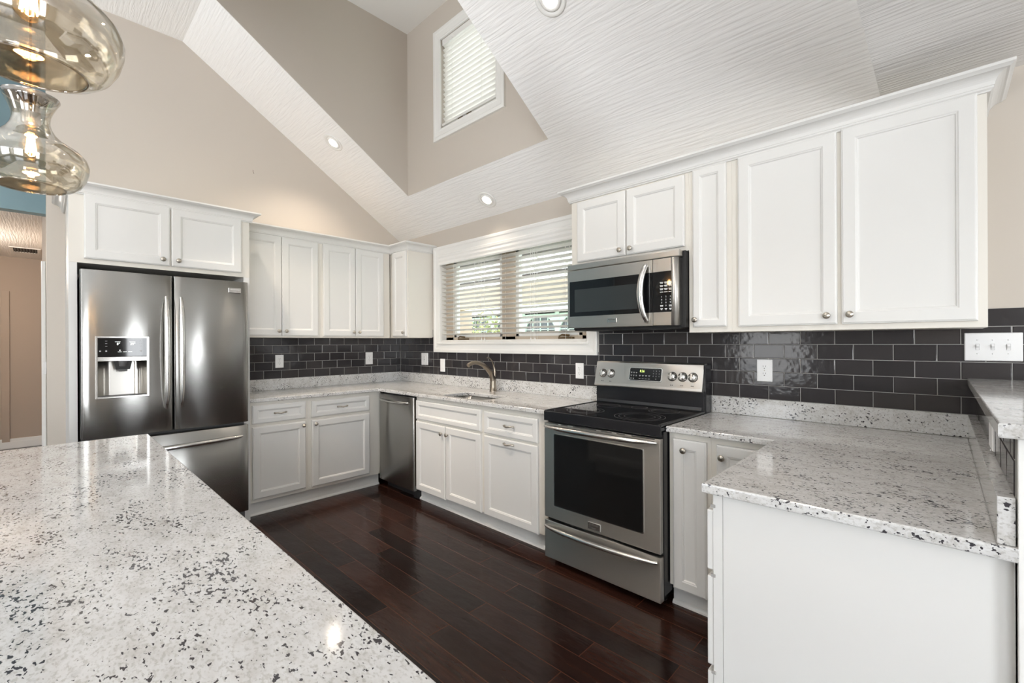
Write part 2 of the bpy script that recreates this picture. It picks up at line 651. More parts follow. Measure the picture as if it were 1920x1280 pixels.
# fridge wall, gable shaped
b = MB().prism([(0, .13, FL), (0, -2.842, FL), (0, -2.842, ZF), (0, YR, ZF), (0, .13, ZC - SL * .13)], (-.12, 0, 0))
struct(b.build('wall_west', M['wall']), 'beige gable wall above the refrigerator')
b = MB()
WS = [(xa, xb) for xa, xb in SOUTH_WINDOWS]
px = -1.2
for xa, xb in WS:
    b.box(px, xa, ROOM_Y0 - .12, ROOM_Y0, FL, ZF)
    b.box(xa, xb, ROOM_Y0 - .12, ROOM_Y0, FL, .4)
    b.box(xa, xb, ROOM_Y0 - .12, ROOM_Y0, 2.7, ZF)
    px = xb
b.box(px, ROOM_X1, ROOM_Y0 - .12, ROOM_Y0, FL, ZF)
struct(b.build('wall_south', M['wall']), 'beige wall with tall windows behind the photographer')
b = MB()
py = ROOM_Y0
for ya, yb in EAST_WINDOWS:
    b.box(ROOM_X1, ROOM_X1 + .12, py, ya, FL, ZF)
    b.box(ROOM_X1, ROOM_X1 + .12, ya, yb, FL, .45)
    b.box(ROOM_X1, ROOM_X1 + .12, ya, yb, 2.65, ZF)
    py = yb
b.box(ROOM_X1, ROOM_X1 + .12, py, .13, FL, ZF)
struct(b.build('wall_east', M['wall']), 'beige wall with windows beyond the breakfast bar')
# blue wall over the hall opening, and the hall itself
b = MB()
b.box(-1.32, -1.2, -2.842, ROOM_Y0, 2.50, ZF)
b.box(-1.32, -1.2, -4.3, ROOM_Y0, FL, 2.50)
struct(b.build('wall_blue', M['wall_blue']), 'muted blue wall above the hall opening')
b = MB().box(-1.2, -.12, -2.842, -2.72, FL, ZF)
struct(b.build('wall_passage', M['wall']), 'beige wall edge beside the hall')
b = MB()
b.box(-4.45, -4.33, -4.4, -2.74, FL, 2.50)
b.box(-4.33, -1.32, -2.866, -2.74, FL, 2.50)
b.box(-4.33, -1.32, -4.42, -4.3, FL, 2.50)
struct(b.build('wall_hall', M['wall_hall']), 'brown wall at the end of the hall')
b = MB().box(-4.33, -1.3205, -4.3, -2.74, 2.50, 2.58)
struct(b.build('ceiling_hall', M['ceil']), 'low textured ceiling of the hall', 'ceiling')
b = MB().box(-4.33, -4.315, -4.3, -2.866, FL, FL + .13, .004)
b.box(-4.33, -4.310, -4.3, -2.866, FL, FL + .09, .003)
struct(b.build('baseboard_hall', M['trim']), 'white baseboard at the end of the hall', 'baseboard')
b = MB()
b.box(-1.30, -1.19, -2.868, -2.80, FL, 2.08, .003)
b.box(-1.31, -1.18, -2.872, -2.845, FL, 2.08, .003)
struct(b.build('trim_1', M['trim']), 'white casing edge at the hall opening', 'trim')
b = MB()
b.box(-4.33, -4.312, -3.24, -3.17, FL, 2.05, .003)
struct(b.build('door_1', M['wall_hall']), 'brown door casing at the end of the hall', 'door')

# ceilings: slope with the dormer opening, flat part, low part over the bar
DX0, DX1, DY = 0.78, 2.532, -0.405
XE = 4.315
def zs(y):
    return ZC - SL * y
def slope_quad(mb, x0, x1, y0, y1):
    mb.prism([(x0, y0, zs(y0)), (x1, y0, zs(y0)), (x1, y1, zs(y1)), (x0, y1, zs(y1))], (0, 0, .05))
b = MB()
slope_quad(b, -.12, DX0 - .001, .13, YR)
slope_quad(b, DX1 + .001, XE + .002, .13, YR)
slope_quad(b, DX0 - .001, DX1 + .001, .13, DY + .001)
struct(b.build('ceiling_slope', M['ceil']), 'white combed-texture sloped ceiling around the dormer', 'ceiling')
b = MB()
b.box(-1.2, XE, ROOM_Y0, YR, ZF, ZF + .05)
struct(b.build('ceiling', M['ceil']), 'white flat ceiling at the ridge', 'ceiling')
b = MB()
b.box(XE, ROOM_X1, ROOM_Y0, 0, 2.505, 2.555)
struct(b.build('ceiling_low', M['ceil']), 'low flat combed ceiling right of the sloped ceiling', 'ceiling')
b = MB()
b.prism([(XE + .003, .0, 2.507), (XE + .003, YR, ZF), (XE + .003, ROOM_Y0, ZF), (XE + .003, ROOM_Y0, 2.507)], (.05, 0, 0))
struct(b.build('wall_drop', M['ceil']), 'white edge where the sloped ceiling steps down', 'wall')
# dormer shaft
DZ = 4.343
SX0, SX1, SZ0, SZ1 = 1.318, 2.022, 3.243, 4.035    # dormer window opening
b = MB()
b.prism([(DX0, DY, zs(DY) + .004), (DX0, YR, ZF + .004), (DX0, YR, DZ), (DX0, DY, DZ)], (-.06, 0, 0))
b.prism([(DX1, DY, zs(DY) + .004), (DX1, YR, ZF + .004), (DX1, YR, DZ), (DX1, DY, DZ)], (.06, 0, 0))
b.box(DX0 - .06, DX1 + .06, YR - .06, YR, ZF, DZ)
struct(b.build('wall_dormer_sides', M['wall']), 'beige side walls of the dormer shaft')
b = MB()
b.box(DX0, SX0, DY, DY + .10, zs(DY), DZ)
b.box(SX1, DX1, DY, DY + .10, zs(DY), DZ)
b.box(SX0, SX1, DY, DY + .10, zs(DY), SZ0)
b.box(SX0, SX1, DY, DY + .10, SZ1, DZ)
struct(b.build('wall_dormer', M['wall']), 'beige dormer wall around the high window')
b = MB().box(DX0 - .06, DX1 + .06, YR - .06, DY + .10, DZ, DZ + .05)
struct(b.build('ceiling_dormer', M['trim']), 'white ceiling at the top of the dormer', 'ceiling')

# ------------------------------------------------------------------ tiled backsplash
PW, PH = 0.1545, 0.0782
TZ0 = 1.0938 - PH
def tiles(mb, u0, u1, z1, phase, conv, skip=None):
    g = 0.0016
    for r in range(7):
        za, zb = TZ0 + r * PH, min(TZ0 + (r + 1) * PH, z1)
        if zb - za < .006:
            continue
        ph = phase + (PW / 2 if r % 2 else 0)
        k0 = int(math.floor((u0 - ph) / PW)) - 1
        k1 = int(math.ceil((u1 - ph) / PW)) + 1
        for k in range(k0, k1):
            ua, ub = max(ph + k * PW, u0), min(ph + (k + 1) * PW, u1)
            if ub - ua < .008:
                continue
            if skip and skip(ua, ub, za, zb):
                continue
            A, B, C, D = ua + g, ub - g, za + g, zb - g
            if D - C < .004:
                continue
            e, t0, t1 = .0022, .003, .0078
            tl = random.uniform(-.0006, .0006)
            tv = random.uniform(-.0004, .0004)
            r0 = [(A, C, t0), (B, C, t0), (B, D, t0), (A, D, t0)]
            r1 = [(A, C, t1 - .0016), (B, C, t1 - .0016), (B, D, t1 - .0016), (A, D, t1 - .0016)]
            r2 = [(A + e, C + e, t1 - tl - tv), (B - e, C + e, t1 + tl - tv), (B - e, D - e, t1 + tl + tv), (A + e, D - e, t1 - tl + tv)]
            mb.rings([[conv(*p) for p in r0], [conv(*p) for p in r1], [conv(*p) for p in r2]], False, True)
north = lambda u, z, w: (u, -w, z)
west = lambda u, z, w: (w, u, z)
b = MB()
tiles(b, 0.008, .640, 1.410, 3.5018, north)
tiles(b, .640, 2.684, 1.272, 3.5018, north)
tiles(b, 2.684, 5.6, 1.4848, 3.5018, north)
tn = b.build('trim_2', M['tile'])
struct(tn, 'charcoal glazed subway tile backsplash on the sink wall', 'backsplash')
b = MB()
b.box(0, .655, -.0055, 0, 0.93, 1.4848)
b.box(2.67, 5.6, -.0055, 0, 0.93, 1.4848)
b.box(.655, 2.67, -.0055, 0, 0.93, 1.30)
b.build('grout', M['grout'], tn)
b = MB()
tiles(b, -1.72, -0.008, 1.41, -0.065, west)
tw = b.build('trim_3', M['tile'])
struct(tw, 'charcoal glazed subway tile backsplash beside the refrigerator', 'backsplash')
MB().box(0, .0055, -1.72, 0, 0.93, 1.41).build('grout', M['grout'], tw)

# ------------------------------------------------------------------ profiles
def sweep(mb, prof, path, closed=False):
    """prof: (out, z) polygon; path: plan polyline, out is to the right of travel"""
    n = len(path)
    rings = []
    for i in range(n):
        p = Vector(path[i])
        if i == 0:
            d = (Vector(path[1]) - p).normalized()
            o = Vector((d.y, -d.x))
            s = 1.0
        elif i == n - 1:
            d = (p - Vector(path[i - 1])).normalized()
            o = Vector((d.y, -d.x))
            s = 1.0
        else:
            d0 = (p - Vector(path[i - 1])).normalized()
            d1 = (Vector(path[i + 1]) - p).normalized()
            o0, o1 = Vector((d0.y, -d0.x)), Vector((d1.y, -d1.x))
            o = (o0 + o1).normalized()
            s = 1.0 / max(o.dot(o0), .2)
        rings.append([(p.x + o.x * w * s, p.y + o.y * w * s, z) for w, z in prof])
    mb.rings(rings)
def crown_profile(z0, z1, out):
    h = z1 - z0
    pts = [(.0005, z0), (.010, z0), (.012, z0 + .07 * h), (.018, z0 + .13 * h), (.018, z0 + .22 * h)]
    for k in range(9):                       # cove
        a = PI / 2 * k / 8
        pts.append((.020 + (out - .034) * (1 - math.cos(a)), z0 + .24 * h + .50 * h * math.sin(a)))
    pts += [(out - .008, z0 + .80 * h), (out, z0 + .86 * h), (out, z1), (.0005, z1)]
    return pts

def picture_casing(mb, x0, x1, z0, z1, w, y, t):
    """mitred casing around an opening (inner edge x0..x1,z0..z1) standing out from plane y"""
    prof = [(0, 0), (0, .6 * t), (.12 * w, .72 * t), (.2 * w, .60 * t), (.62 * w, .78 * t), (.72 * w, .98 * t), (.9 * w, t), (w, .9 * t), (w, 0)]
    rings = []
    for sx, sz, x, z in ((-1, -1, x0, z0), (1, -1, x1, z0), (1, 1, x1, z1), (-1, 1, x0, z1)):
        rings.append([(x + sx * o, y - d, z + sz * o) for o, d in prof])
    rings.append(rings[0])
    mb.rings(rings, False, False)
    return mb

# ------------------------------------------------------------------ kitchen window
CW = 0.09
def make_window():
    b = MB()
    picture_casing(b, WX0 + .010, WX1 - .005, WZ0, WZ1 - .01, .097, 0, .026)
    win = b.build('window_1', M['trim'])
    struct(win, 'wide white-cased double window above the sink', 'window')
    # jamb lining
    b = MB()
    b.box(WX0, WX0 + .012, .0, .12, WZ0, WZ1)
    b.box(WX1 - .012, WX1, .0, .12, WZ0, WZ1)
    b.box(WX0, WX1, 0, .12, WZ1 - .012, WZ1)
    b.box(WX0 - .02, WX1 + .02, -.034, .075, WZ0 - .012, WZ0 + .006, .003)
    b.build('jamb', M['trim'], win)
    # tan frame with the wide mullion
    b = MB()
    b.box(WX0, WX0 + .135, .07, .115, WZ0, WZ1)
    b.box(WX1 - .10, WX1, .07, .115, WZ0, WZ1)
    b.box(1.595, 1.760, .07, .115, WZ0, WZ1)
    b.box(WX0, WX1, .07, .115, WZ0, WZ0 + .055)
    b.box(WX0, WX1, .07, .115, WZ1 - .06, WZ1)
    b.build('window_frame', M['tan'], win, 'tan frame with a wide centre mullion')
    for xa, xb in ((WX0 + .135, 1.595), (1.760, WX1 - .10)):
        b = MB()
        s = .038
        b.box(xa, xa + s, .078, .122, WZ0 + .055, WZ1 - .06, .003)
        b.box(xb - s, xb, .078, .122, WZ0 + .055, WZ1 - .06, .003)
        b.box(xa, xb, .078, .122, WZ0 + .055, WZ0 + .055 + s, .003)
        b.box(xa, xb, .078, .122, WZ1 - .06 - s, WZ1 - .06, .003)
        sa = b.build('sash', M['trim'], win)
        MB().box(xa + s, xb - s, .098, .104, WZ0 + .055 + s, WZ1 - .06 - s).build('pane', M['pane'], sa)
    for x, in ((1.06,), (2.34,)):
        b = MB()
        b.box(x - .07, x + .07, .035, .07, WZ0 + .028, WZ0 + .044, .005)
        b.tube([(x - .06, .036, WZ0 + .05), (x - .02, .022, WZ0 + .062), (x + .05, .025, WZ0 + .055)], [.006, .007, .009], 8)
        b.build('crank_handle', M['brass'], win)
    return win
make_window()

def blind(name, label, x0, x1, ztop, zbot, y, pitch, tilt, val, depth=.05, mat='slat'):
    t = thing(name, label, 'window blind', ((x0 + x1) / 2, y, ztop))
    hw = (x1 - x0) / 2
    b = MB()
    n = int((ztop - val - zbot - .02) / pitch)
    for k in range(n):
        z = -(val + .012 + k * pitch)
        c, s = math.cos(tilt), math.sin(tilt)
        ring = []
        prof = [(-depth / 2, 0), (-depth / 4, .0022), (0, .003), (depth / 4, .0022), (depth / 2, 0), (depth / 2, -.0028), (0, 0), (-depth / 2, -.0028)]
        for xx in (-hw, hw):
            ring.append([(xx, p * c - q * s, z + p * s + q * c) for p, q in prof])
        b.rings(ring)
    b.build('slats', M[mat], t)
    b = MB().box(-hw, hw, -depth / 2 - .006, depth / 2, -(ztop - zbot), -(ztop - zbot) + .022, .003)
    b.build('bottom_rail', M['slat'], t)
    b = MB()
    b.box(-hw, hw, -depth / 2, depth / 2, -.05, 0)
    b.build('headrail', M['trim'], t)
    for f in (-.78, -.42, -.02, .40, .78) if hw > .6 else (-.6, .5):
        b = MB()
        for yy in (-depth / 2 - .002, depth / 2 + .002):
            b.box(hw * f - .001, hw * f + .001, yy - .0007, yy + .0007, -(ztop - zbot), -.03)
        b.build('ladder_cord', M['trim'], t)
    return t
kb = blind('window_blind', 'wide white slatted blind tilted open above the sink', .772, 2.570, WZ1 - .012, WZ0 + .006, .028, .0435, -.27, .10)
b = MB()
hw = (2.570 - .772) / 2
prof = [(0, 0), (.012, 0), (.016, .012), (.013, .03), (.017, .05), (.013, .07), (.018, .085), (.018, .094), (0, .094)]
b.rings([[(xx, -.055 + .018 - w - .01, -.097 + z) for w, z in prof] for xx in (-hw, hw + .005)])
b.build('valance', M['trim'], kb)
for xx in (-.28, -.235, .34, .385):
    b = MB()
    b.box(xx - .0012, xx + .0012, -.034, -.032, -.86, -.09)
    b.lathe([(.001, 0), (.005, -.01), (.006, -.03), (.001, -.036)], (xx, -.033, -.85), 'z', 8)
    b.build('pull_cord', M['trim'], kb)

# dormer window
b = MB()
picture_casing(b, SX0, SX1, SZ0, SZ1, .095, DY, .022)
dw = b.build('window_2', M['trim'])
struct(dw, 'high white-cased window in the dormer', 'window')
b = MB()
for (xa, xb, za, zb) in ((SX0, SX0 + .05, SZ0, SZ1), (SX1 - .05, SX1, SZ0, SZ1), (SX0, SX1, SZ0, SZ0 + .05), (SX0, SX1, SZ1 - .05, SZ1)):
    b.box(xa, xb, DY + .055, DY + .09, za, zb, .003)
b.box(SX0, SX1, DY - .004, DY + .06, SZ0 - .004, SZ0 + .008, .002)
b.build('sash', M['trim'], dw)
MB().box(SX0 + .05, SX1 - .05, DY + .07, DY + .076, SZ0 + .05, SZ1 - .05).build('pane', M['pane'], dw)
for x in (1.58, 1.69):
    MB().box(x - .03, x + .03, DY - .006, DY + .012, SZ0 + .006, SZ0 + .016, .003).build('latch', M['brass'], dw)
blind('window_blind', 'small white slatted blind in the high dormer window', SX0 + .012, SX1 - .012, SZ1 - .004, SZ0 + .022, DY + .028, .0435, -.80, .045, mat='slat_lit')

# windows of the living side
for (xa, xb), wl in zip(SOUTH_WINDOWS, ('narrow tall white window in the living room wall', 'wide tall white window in the living room wall')):
    b = MB()
    picture_casing(b, xa, xb, .4, 2.7, .09, ROOM_Y0, -.022)
    b.box((xa + xb) / 2 - .03, (xa + xb) / 2 + .03, ROOM_Y0 - .08, ROOM_Y0 - .03, .4, 2.7)
    b.box(xa, xb, ROOM_Y0 - .08, ROOM_Y0 - .03, 1.5, 1.56)
    w = b.build('window_3', M['trim'])
    struct(w, wl, 'window')
for (ya, yb), wl in zip(EAST_WINDOWS, ('wide white window beyond the breakfast bar', 'slim white window beyond the breakfast bar')):
    b = MB()
    b.box(ROOM_X1 - .02, ROOM_X1, ya - .09, ya, .36, 2.74)
    b.box(ROOM_X1 - .02, ROOM_X1, yb, yb + .09, .36, 2.74)
    b.box(ROOM_X1 - .02, ROOM_X1, ya, yb, 2.65, 2.74)
    b.box(ROOM_X1 - .02, ROOM_X1, ya, yb, .36, .45)
    b.box(ROOM_X1 - .02, ROOM_X1 + .05, (ya + yb) / 2 - .03, (ya + yb) / 2 + .03, .45, 2.65)
    w = b.build('window_4', M['trim'])
    struct(w, wl, 'window')

# ================================================================== CABINETS
def door_mesh(x0, x1, z0, z1, yb, t=.02, stile=.056, flat=False):
    """raised door: yb is the back plane, front stands out to yb - t"""
    w, h = x1 - x0, z1 - z0
    stile = min(stile, .30 * w, .30 * h)
    prof = [(0, 0), (0, t - .006), (.0018, t - .0035), (.005, t - .0028), (.007, t - .0004), (.009, t)]
    prof += [(stile - .004, t), (stile, t - .0025), (stile + .004, t - .0035), (stile + .007, t - .0078), (stile + .011, t - .0088)]
    rings = []
    for i, d in prof:
        rings.append([(x0 + i, yb - d, z0 + i), (x1 - i, yb - d, z0 + i), (x1 - i, yb - d, z1 - i), (x0 + i, yb - d, z1 - i)])
    return MB().rings(rings)

def knob(parent, x, y, z):
    b = MB().lathe([(.006, 0), (.006, .004), (.0048, .008), (.005, .013), (.0125, .016), (.0155, .020), (.0150, .0235), (.010, .0265), (.0, .0275)], (x, y, z), '-y', 20)
    a = .6
    c, s = math.cos(a) * .0095, math.sin(a) * .0095
    b.tube([(x - c, y - .0268, z - s), (x + c, y - .0268, z + s)], .0016, 6)
    return b.build('knob', M['nickel'], parent)

def pull(parent, x, y, z, w=.092):
    b = MB()
    n = 12
    path, rad = [], []
    for k in range(n + 1):
        f = k / n
        path.append((x - w / 2 + w * f, y - .006 - .020 * math.sin(PI * f) ** .6, z + .003 * math.sin(3 * PI * f)))
        rad.append(.0042 + .0020 * abs(math.sin(5 * PI * f)) + (.0018 if k in (0, n) else 0))
    b.tube(path, rad, 8)
    for s in (-1, 1):
        b.lathe([(.008, 0), (.0075, .003), (.005, .007)], (x + s * (w / 2 - .004), y, z), '-y', 12)
    return b.build('pull_handle', M['nickel'], parent)

NORTH = 'n'
def cabinet(name, label, cat_wall, u0, u1, z0, z1, depth, doors=(), drawers=(), toe=False, group=None, false_fronts=(), open_top=False, cat='cabinet'):
    """u along the wall (x on the sink wall, y on the fridge wall)"""
    uc = (u0 + u1) / 2
    if cat_wall == NORTH:
        t = thing(name, label, cat, (uc, 0, z0), 0, group)
    else:
        t = thing(name, label, cat, (0, uc, z0), PI / 2, group)
    h = z1 - z0
    hw = (u1 - u0) / 2
    b = MB()
    if open_top:
        b.box(-hw, hw, -depth, -.001, .112, h - .26)
        b.box(-hw, hw, -depth, -depth + .012, h - .2599, h)
        b.box(-hw, -hw + .018, -depth + .0125, -.001, h - .2599, h)
        b.box(hw - .018, hw, -depth + .0125, -.001, h - .2599, h)
    elif toe:
        b.box(-hw, hw, -depth, -.001, .112, h, .0015)
    else:
        b.box(-hw, hw, -depth, -.001, 0, h, .0015)
    b.build('carcass', M['frame'], t)
    if toe:
        b = MB()
        b.box(-hw, hw, -depth + .045, -depth + .06, 0, .112)
        b.rings([[(xx, -depth + .045 - o, z) for o, z in ((0, 0), (.018, 0), (.017, .008), (.012, .015), (.006, .018), (0, .019))] for xx in (-hw, hw)])
        b.build('toe_kick', M['cab'], t)
    for d in doors:
        a, c, p, q = d[0] - uc, d[1] - uc, d[2] - z0, d[3] - z0
        st = d[5] if len(d) > 5 else .056
        dd = door_mesh(a, c, p, q, -depth, stile=st).build('door', M['cab'], t)
        if d[4]:
            for (kx, kz) in [d[4]]:
                knob(dd, kx - uc, -depth - .02, kz - z0)
    for d in drawers:
        a, c, p, q = d[0] - uc, d[1] - uc, d[2] - z0, d[3] - z0
        dd = door_mesh(a, c, p, q, -depth, stile=d[5] if len(d) > 5 else .040).build('drawer', M['cab'], t)
        if d[4]:
            pull(dd, (a + c) / 2, -depth - .02, d[4] - z0 if d[4] != 1 else (p + q) / 2)
    for d in false_fronts:
        a, c, p, q = d[0] - uc, d[1] - uc, d[2] - z0, d[3] - z0
        door_mesh(a, c, p, q, -depth, stile=.040).build('false_drawer_front', M['cab'], t)
    return t

UB, UT = 1.398, 2.345
UD = .305
# upper cabinets left of the corner, on the fridge wall
cabinet('upper_cabinet', 'white two-door upper cabinet next to the refrigerator', 'w', -1.754, -1.060, UB, UT, UD,
        doors=[(-1.735, -1.405, 1.414, 2.285, (-1.433, 1.455)), (-1.401, -1.083, 1.414, 2.285, (-1.372, 1.455))])
cabinet('upper_cabinet', 'white two-door upper cabinet left of the corner cabinet', 'w', -1.060, -.325, UB, UT, UD,
        doors=[(-1.037, -.716, 1.414, 2.285, (-.742, 1.455)), (-.711, -.403, 1.414, 2.285, (-.682, 1.455))])
cabinet('upper_cabinet', 'white single-door corner upper cabinet left of the window', NORTH, .0, .625, UB, UT, UD,
        doors=[(.352, .608, 1.414, 2.285, (.578, 1.452))])
# upper cabinets right of the window
cabinet('upper_cabinet', 'short white two-door cabinet above the microwave', NORTH, 2.660, 3.481, 1.868, UT, UD,
        doors=[(2.715, 3.085, 1.893, 2.302, (3.052, 1.928)), (3.092, 3.460, 1.893, 2.302, (3.125, 1.928))])
cabinet('upper_cabinet', 'tall narrow white upper cabinet right of the microwave', NORTH, 3.481, 3.712, UB, UT, UD,
        doors=[(3.507, 3.687, 1.428, 2.310, (3.525, 1.468), .042)])
cabinet('upper_cabinet', 'large white two-door upper cabinet above the right counter', NORTH, 3.712, 4.652, UB, UT, UD,
        doors=[(3.746, 4.173, 1.424, 2.314, (4.135, 1.465)), (4.189, 4.625, 1.424, 2.318, (4.222, 1.467))])
# refrigerator enclosure: side panels and bridge cabinet
t = cabinet('refrigerator_cabinet', 'white two-door cabinet with side panels above the refrigerator', 'w', -2.750, -1.755, 1.855, 2.335, .655,
            doors=[(-2.682, -2.250, 1.884, 2.290, (-2.292, 1.925)), (-2.243, -1.812, 1.884, 2.290, (-2.205, 1.925))])
h0 = FL - 1.855
b = MB().box(-.4975, -.4605, -.655, -.001, h0, 0.0)
b.box(-.4987, -.4976, -.654, -.36, h0, .478)
b.build('side_panel', M['cab'], t)
MB().box(.457, .4975, -.655, -.001, h0, 0.0).build('side_panel', M['cab'], t)

def crown(label, z0, z1, out, path):
    b = MB()
    sweep(b, crown_profile(z0, z1, out), path)
    tag(b.build('crown_molding', M['cab']), label, 'molding', None, 'thing')
# right of travel is outwards
crown('white crown molding along the right upper cabinets', 2.312, 2.392, .072, [(2.660, -.001), (2.660, -.305), (4.652, -.305), (4.652, -.001)])
crown('white crown molding along the left upper cabinets', 2.283, 2.362, .072, [(.305, -1.750), (.305, -.305), (.625, -.305), (.625, -.001)])
crown('white crown molding above the refrigerator', 2.280, 2.352, .066, [(.001, -2.750), (.655, -2.750), (.655, -1.7545), (.40, -1.7545)])

# base cabinets
BD = .61
CT0, CT1 = .884, .914
cabinet('base_cabinet', 'white drawer-over-door base cabinet next to the refrigerator', 'w', -1.754, -1.298, FL, CT0, BD, toe=True,
        doors=[(-1.730, -1.322, .120, .688, (-1.345, .655))], drawers=[(-1.730, -1.322, .712, .857, 1)])
cabinet('base_cabinet', 'white drawer-over-door base cabinet left of the dishwasher', 'w', -1.298, -.612, FL, CT0, BD, toe=True,
        doors=[(-1.271, -.734, .117, .688, (-1.243, .655))], drawers=[(-1.271, -.734, .712, .850, 1)])
cabinet('base_cabinet', 'white sink base cabinet with false front over two doors', NORTH, 1.215, 2.080, FL, CT0, BD, toe=True,
        doors=[(1.227, 1.633, .078, .671, (1.598, .610)), (1.641, 2.060, .088, .671, (1.672, .610))], false_fronts=[(1.227, 2.060, .688, .850)], open_top=True)
t = cabinet('base_cabinet', 'white base cabinet with two bar pulls left of the range', NORTH, 2.080, 2.726, FL, CT0, BD, toe=True,
            drawers=[(2.096, 2.612, .684, .845, 1), (2.096, 2.612, .088, .669, .640, .056)])
cabinet('base_cabinet', 'narrow white single-door base cabinet right of the range', NORTH, 3.499, 3.711, FL, CT0, BD, toe=True,
        doors=[(3.522, 3.692, .086, .852, (3.585, .800), .052)])
cabinet('base_cabinet', 'white corner base cabinet partly hidden behind the peninsula', NORTH, 3.711, 4.010, FL, CT0, BD, toe=True,
        doors=[(3.739, 3.985, .086, .852, (3.768, .795), .052)])
# peninsula base (drawers face the range side)
t = thing('peninsula_cabinet', 'white peninsula base with plain end panel under the granite top', 'cabinet', (4.32, -.98, FL))
b = MB()
b.box(4.030 - 4.32, 4.632 - 4.32, -1.410 + .98, -.02 + .98, .112, CT0 - FL)
b.box(4.075 - 4.32, 4.632 - 4.32, -1.410 + .98, -.02 + .98, 0, .112)
b.build('carcass', M['cab'], t)
b = MB()
b.box(4.0385 - 4.32, 4.632 - 4.32, -1.430 + .98, -1.410 + .98, 0, CT0 - FL, .0015)
b.build('end_panel', M['cab'], t)
MB().box(4.010 - 4.32, 4.0375 - 4.32, -1.430 + .98, -.63 + .98, .03, CT0 - FL, .001).build('face_frame', M['cab'], t)
for za, zb in ((.10, .345), (.365, .640), (.66, .845)):
    b = MB().box(3.990 - 4.32, 4.0095 - 4.32, -1.426 + .98, -.66 + .98, za, zb, .004)
    d = b.build('drawer', M['cab'], t)
for zz in (.350, .648, .862):  # small grey plates added where the gaps between drawer fronts show
    MB().box(4.004 - 4.32, 4.017 - 4.32, -1.434 + .98, -1.429 + .98, zz - .006, zz + .003, .001).build('drawer_notch', M['grout'], t)

# knee wall and raised bar
b = MB().box(4.637, 4.760, -1.440, -.010, FL, 1.146)
struct(b.build('wall_knee', M['trim']), 'white knee wall carrying the raised bar', 'wall')
b = MB()
for yy in range(0, 10):
    pass
tiles(b, -1.438, -.010, 1.146, -.065, lambda u, z, w: (4.637 - w, u, z))
kt = b.build('trim_4', M['tile'])
struct(kt, 'charcoal tile on the knee wall below the raised bar', 'backsplash')
MB().box(4.6315, 4.637, -1.438, -.010, .93, 1.146).build('grout', M['grout'], kt)
t = thing('breakfast_bar', 'raised granite breakfast bar top on the knee wall', 'countertop', (4.80, -.75, 1.147))
b = curve_slab([[(4.603 - 4.8, -.010 + .75), (5.02 - 4.8, -.010 + .75), (5.02 - 4.8, -1.505 + .75), (4.603 - 4.8, -1.505 + .75)]], 0, .031)
b.build('top', M['granite'], t)
b = MB()
b.box(4.6335 - 4.8, 4.758 - 4.8, -1.462 + .75, -1.4415 + .75, FL - 1.147, -.002, .002)
tag(b.build('end_post', M['trim']), 'white end post under the raised bar', 'post').location = (4.80, -.75, 1.147)

# ------------------------------------------------------------------ countertops
CD = .648
t = thing('countertop', 'white speckled granite counter around the corner with the sink', 'countertop', (.33, -.33, CT0))
ox, oy = .33, -.33
sink_hole = [(x - ox, y - oy) for x, y in rrect(1.518, 2.035, -.588, -.285, .06, 5)]
outer = [(.022, -1.7535), (CD, -1.7535), (CD, -CD - .02), (CD + .02, -CD), (2.728, -CD), (2.728, -.022), (.022, -.022)]
b = curve_slab([[(x - ox, y - oy) for x, y in outer], sink_hole], 0, .030, .005)
b.build('worktop', M['granite'], t)
b = MB()
b.box(.001 - ox, .021 - ox, -1.7535 - oy, -.002 - oy, .0305, .1315, .002)
b.box(.0215 - ox, 2.726 - ox, -.021 - oy, -.001 - oy, .0305, .1315, .002)
b.box(.001 - ox, .021 - ox, -1.7535 - oy, -.002 - oy, 0, .030)
b.box(.0215 - ox, 2.726 - ox, -.021 - oy, -.001 - oy, 0, .030)
b.build('backsplash', M['granite'], t)

t = thing('countertop', 'white speckled granite peninsula counter right of the range', 'countertop', (4.25, -.5, CT0))
ox, oy = 4.25, -.5
outer = [(3.498, -.022), (4.6045, -.022), (4.6045, -1.462), (3.988, -1.462), (3.988, -CD), (3.498, -CD)]
b = curve_slab([[(x - ox, y - oy) for x, y in outer]], 0, .030, .005)
b.box(4.604 - ox, 4.636 - ox, -1.462 - oy, -.022 - oy, .0, .030, .003)
b.build('worktop', M['granite'], t)
b = MB()
b.box(3.500 - ox, 4.636 - ox, -.021 - oy, -.001 - oy, .0305, .1315, .002)
b.build('backsplash', M['granite'], t)
b = MB()
b.box(4.604 - ox, 4.6310 - ox, -1.452 - oy, -.022 - oy, .0305, .1315, .002)
b.build('side_splash', M['granite'], t)

# island
t = thing('kitchen_island', 'white kitchen island with a large speckled granite top', 'kitchen island', (3.2, -3.25, FL))
b = curve_slab([[(1.748 - 3.2, .742), (4.20 - 3.2, .742), (4.20 - 3.2, -.46), (1.748 - 3.2, -.46)]], CT0 - FL, CT1 - FL, .005)
b.build('countertop', M['granite'], t)
b = MB().box(1.80 - 3.2, 4.16 - 3.2, -.20, .69, .1, CT0 - FL - .001)
b.box(1.86 - 3.2, 4.10 - 3.2, -.16, .63, 0, .1)
b.build('base', M['cab'], t)
for k in range(3):
    xa = 1.83 - 3.2 + k * .78
    m = door_mesh(xa, xa + .75, .13, .85, 0)
    for i, (x, y, z) in enumerate(m.v):
        m.v[i] = (x, .69 - y, z)
    m.build('door', M['cab'], t)

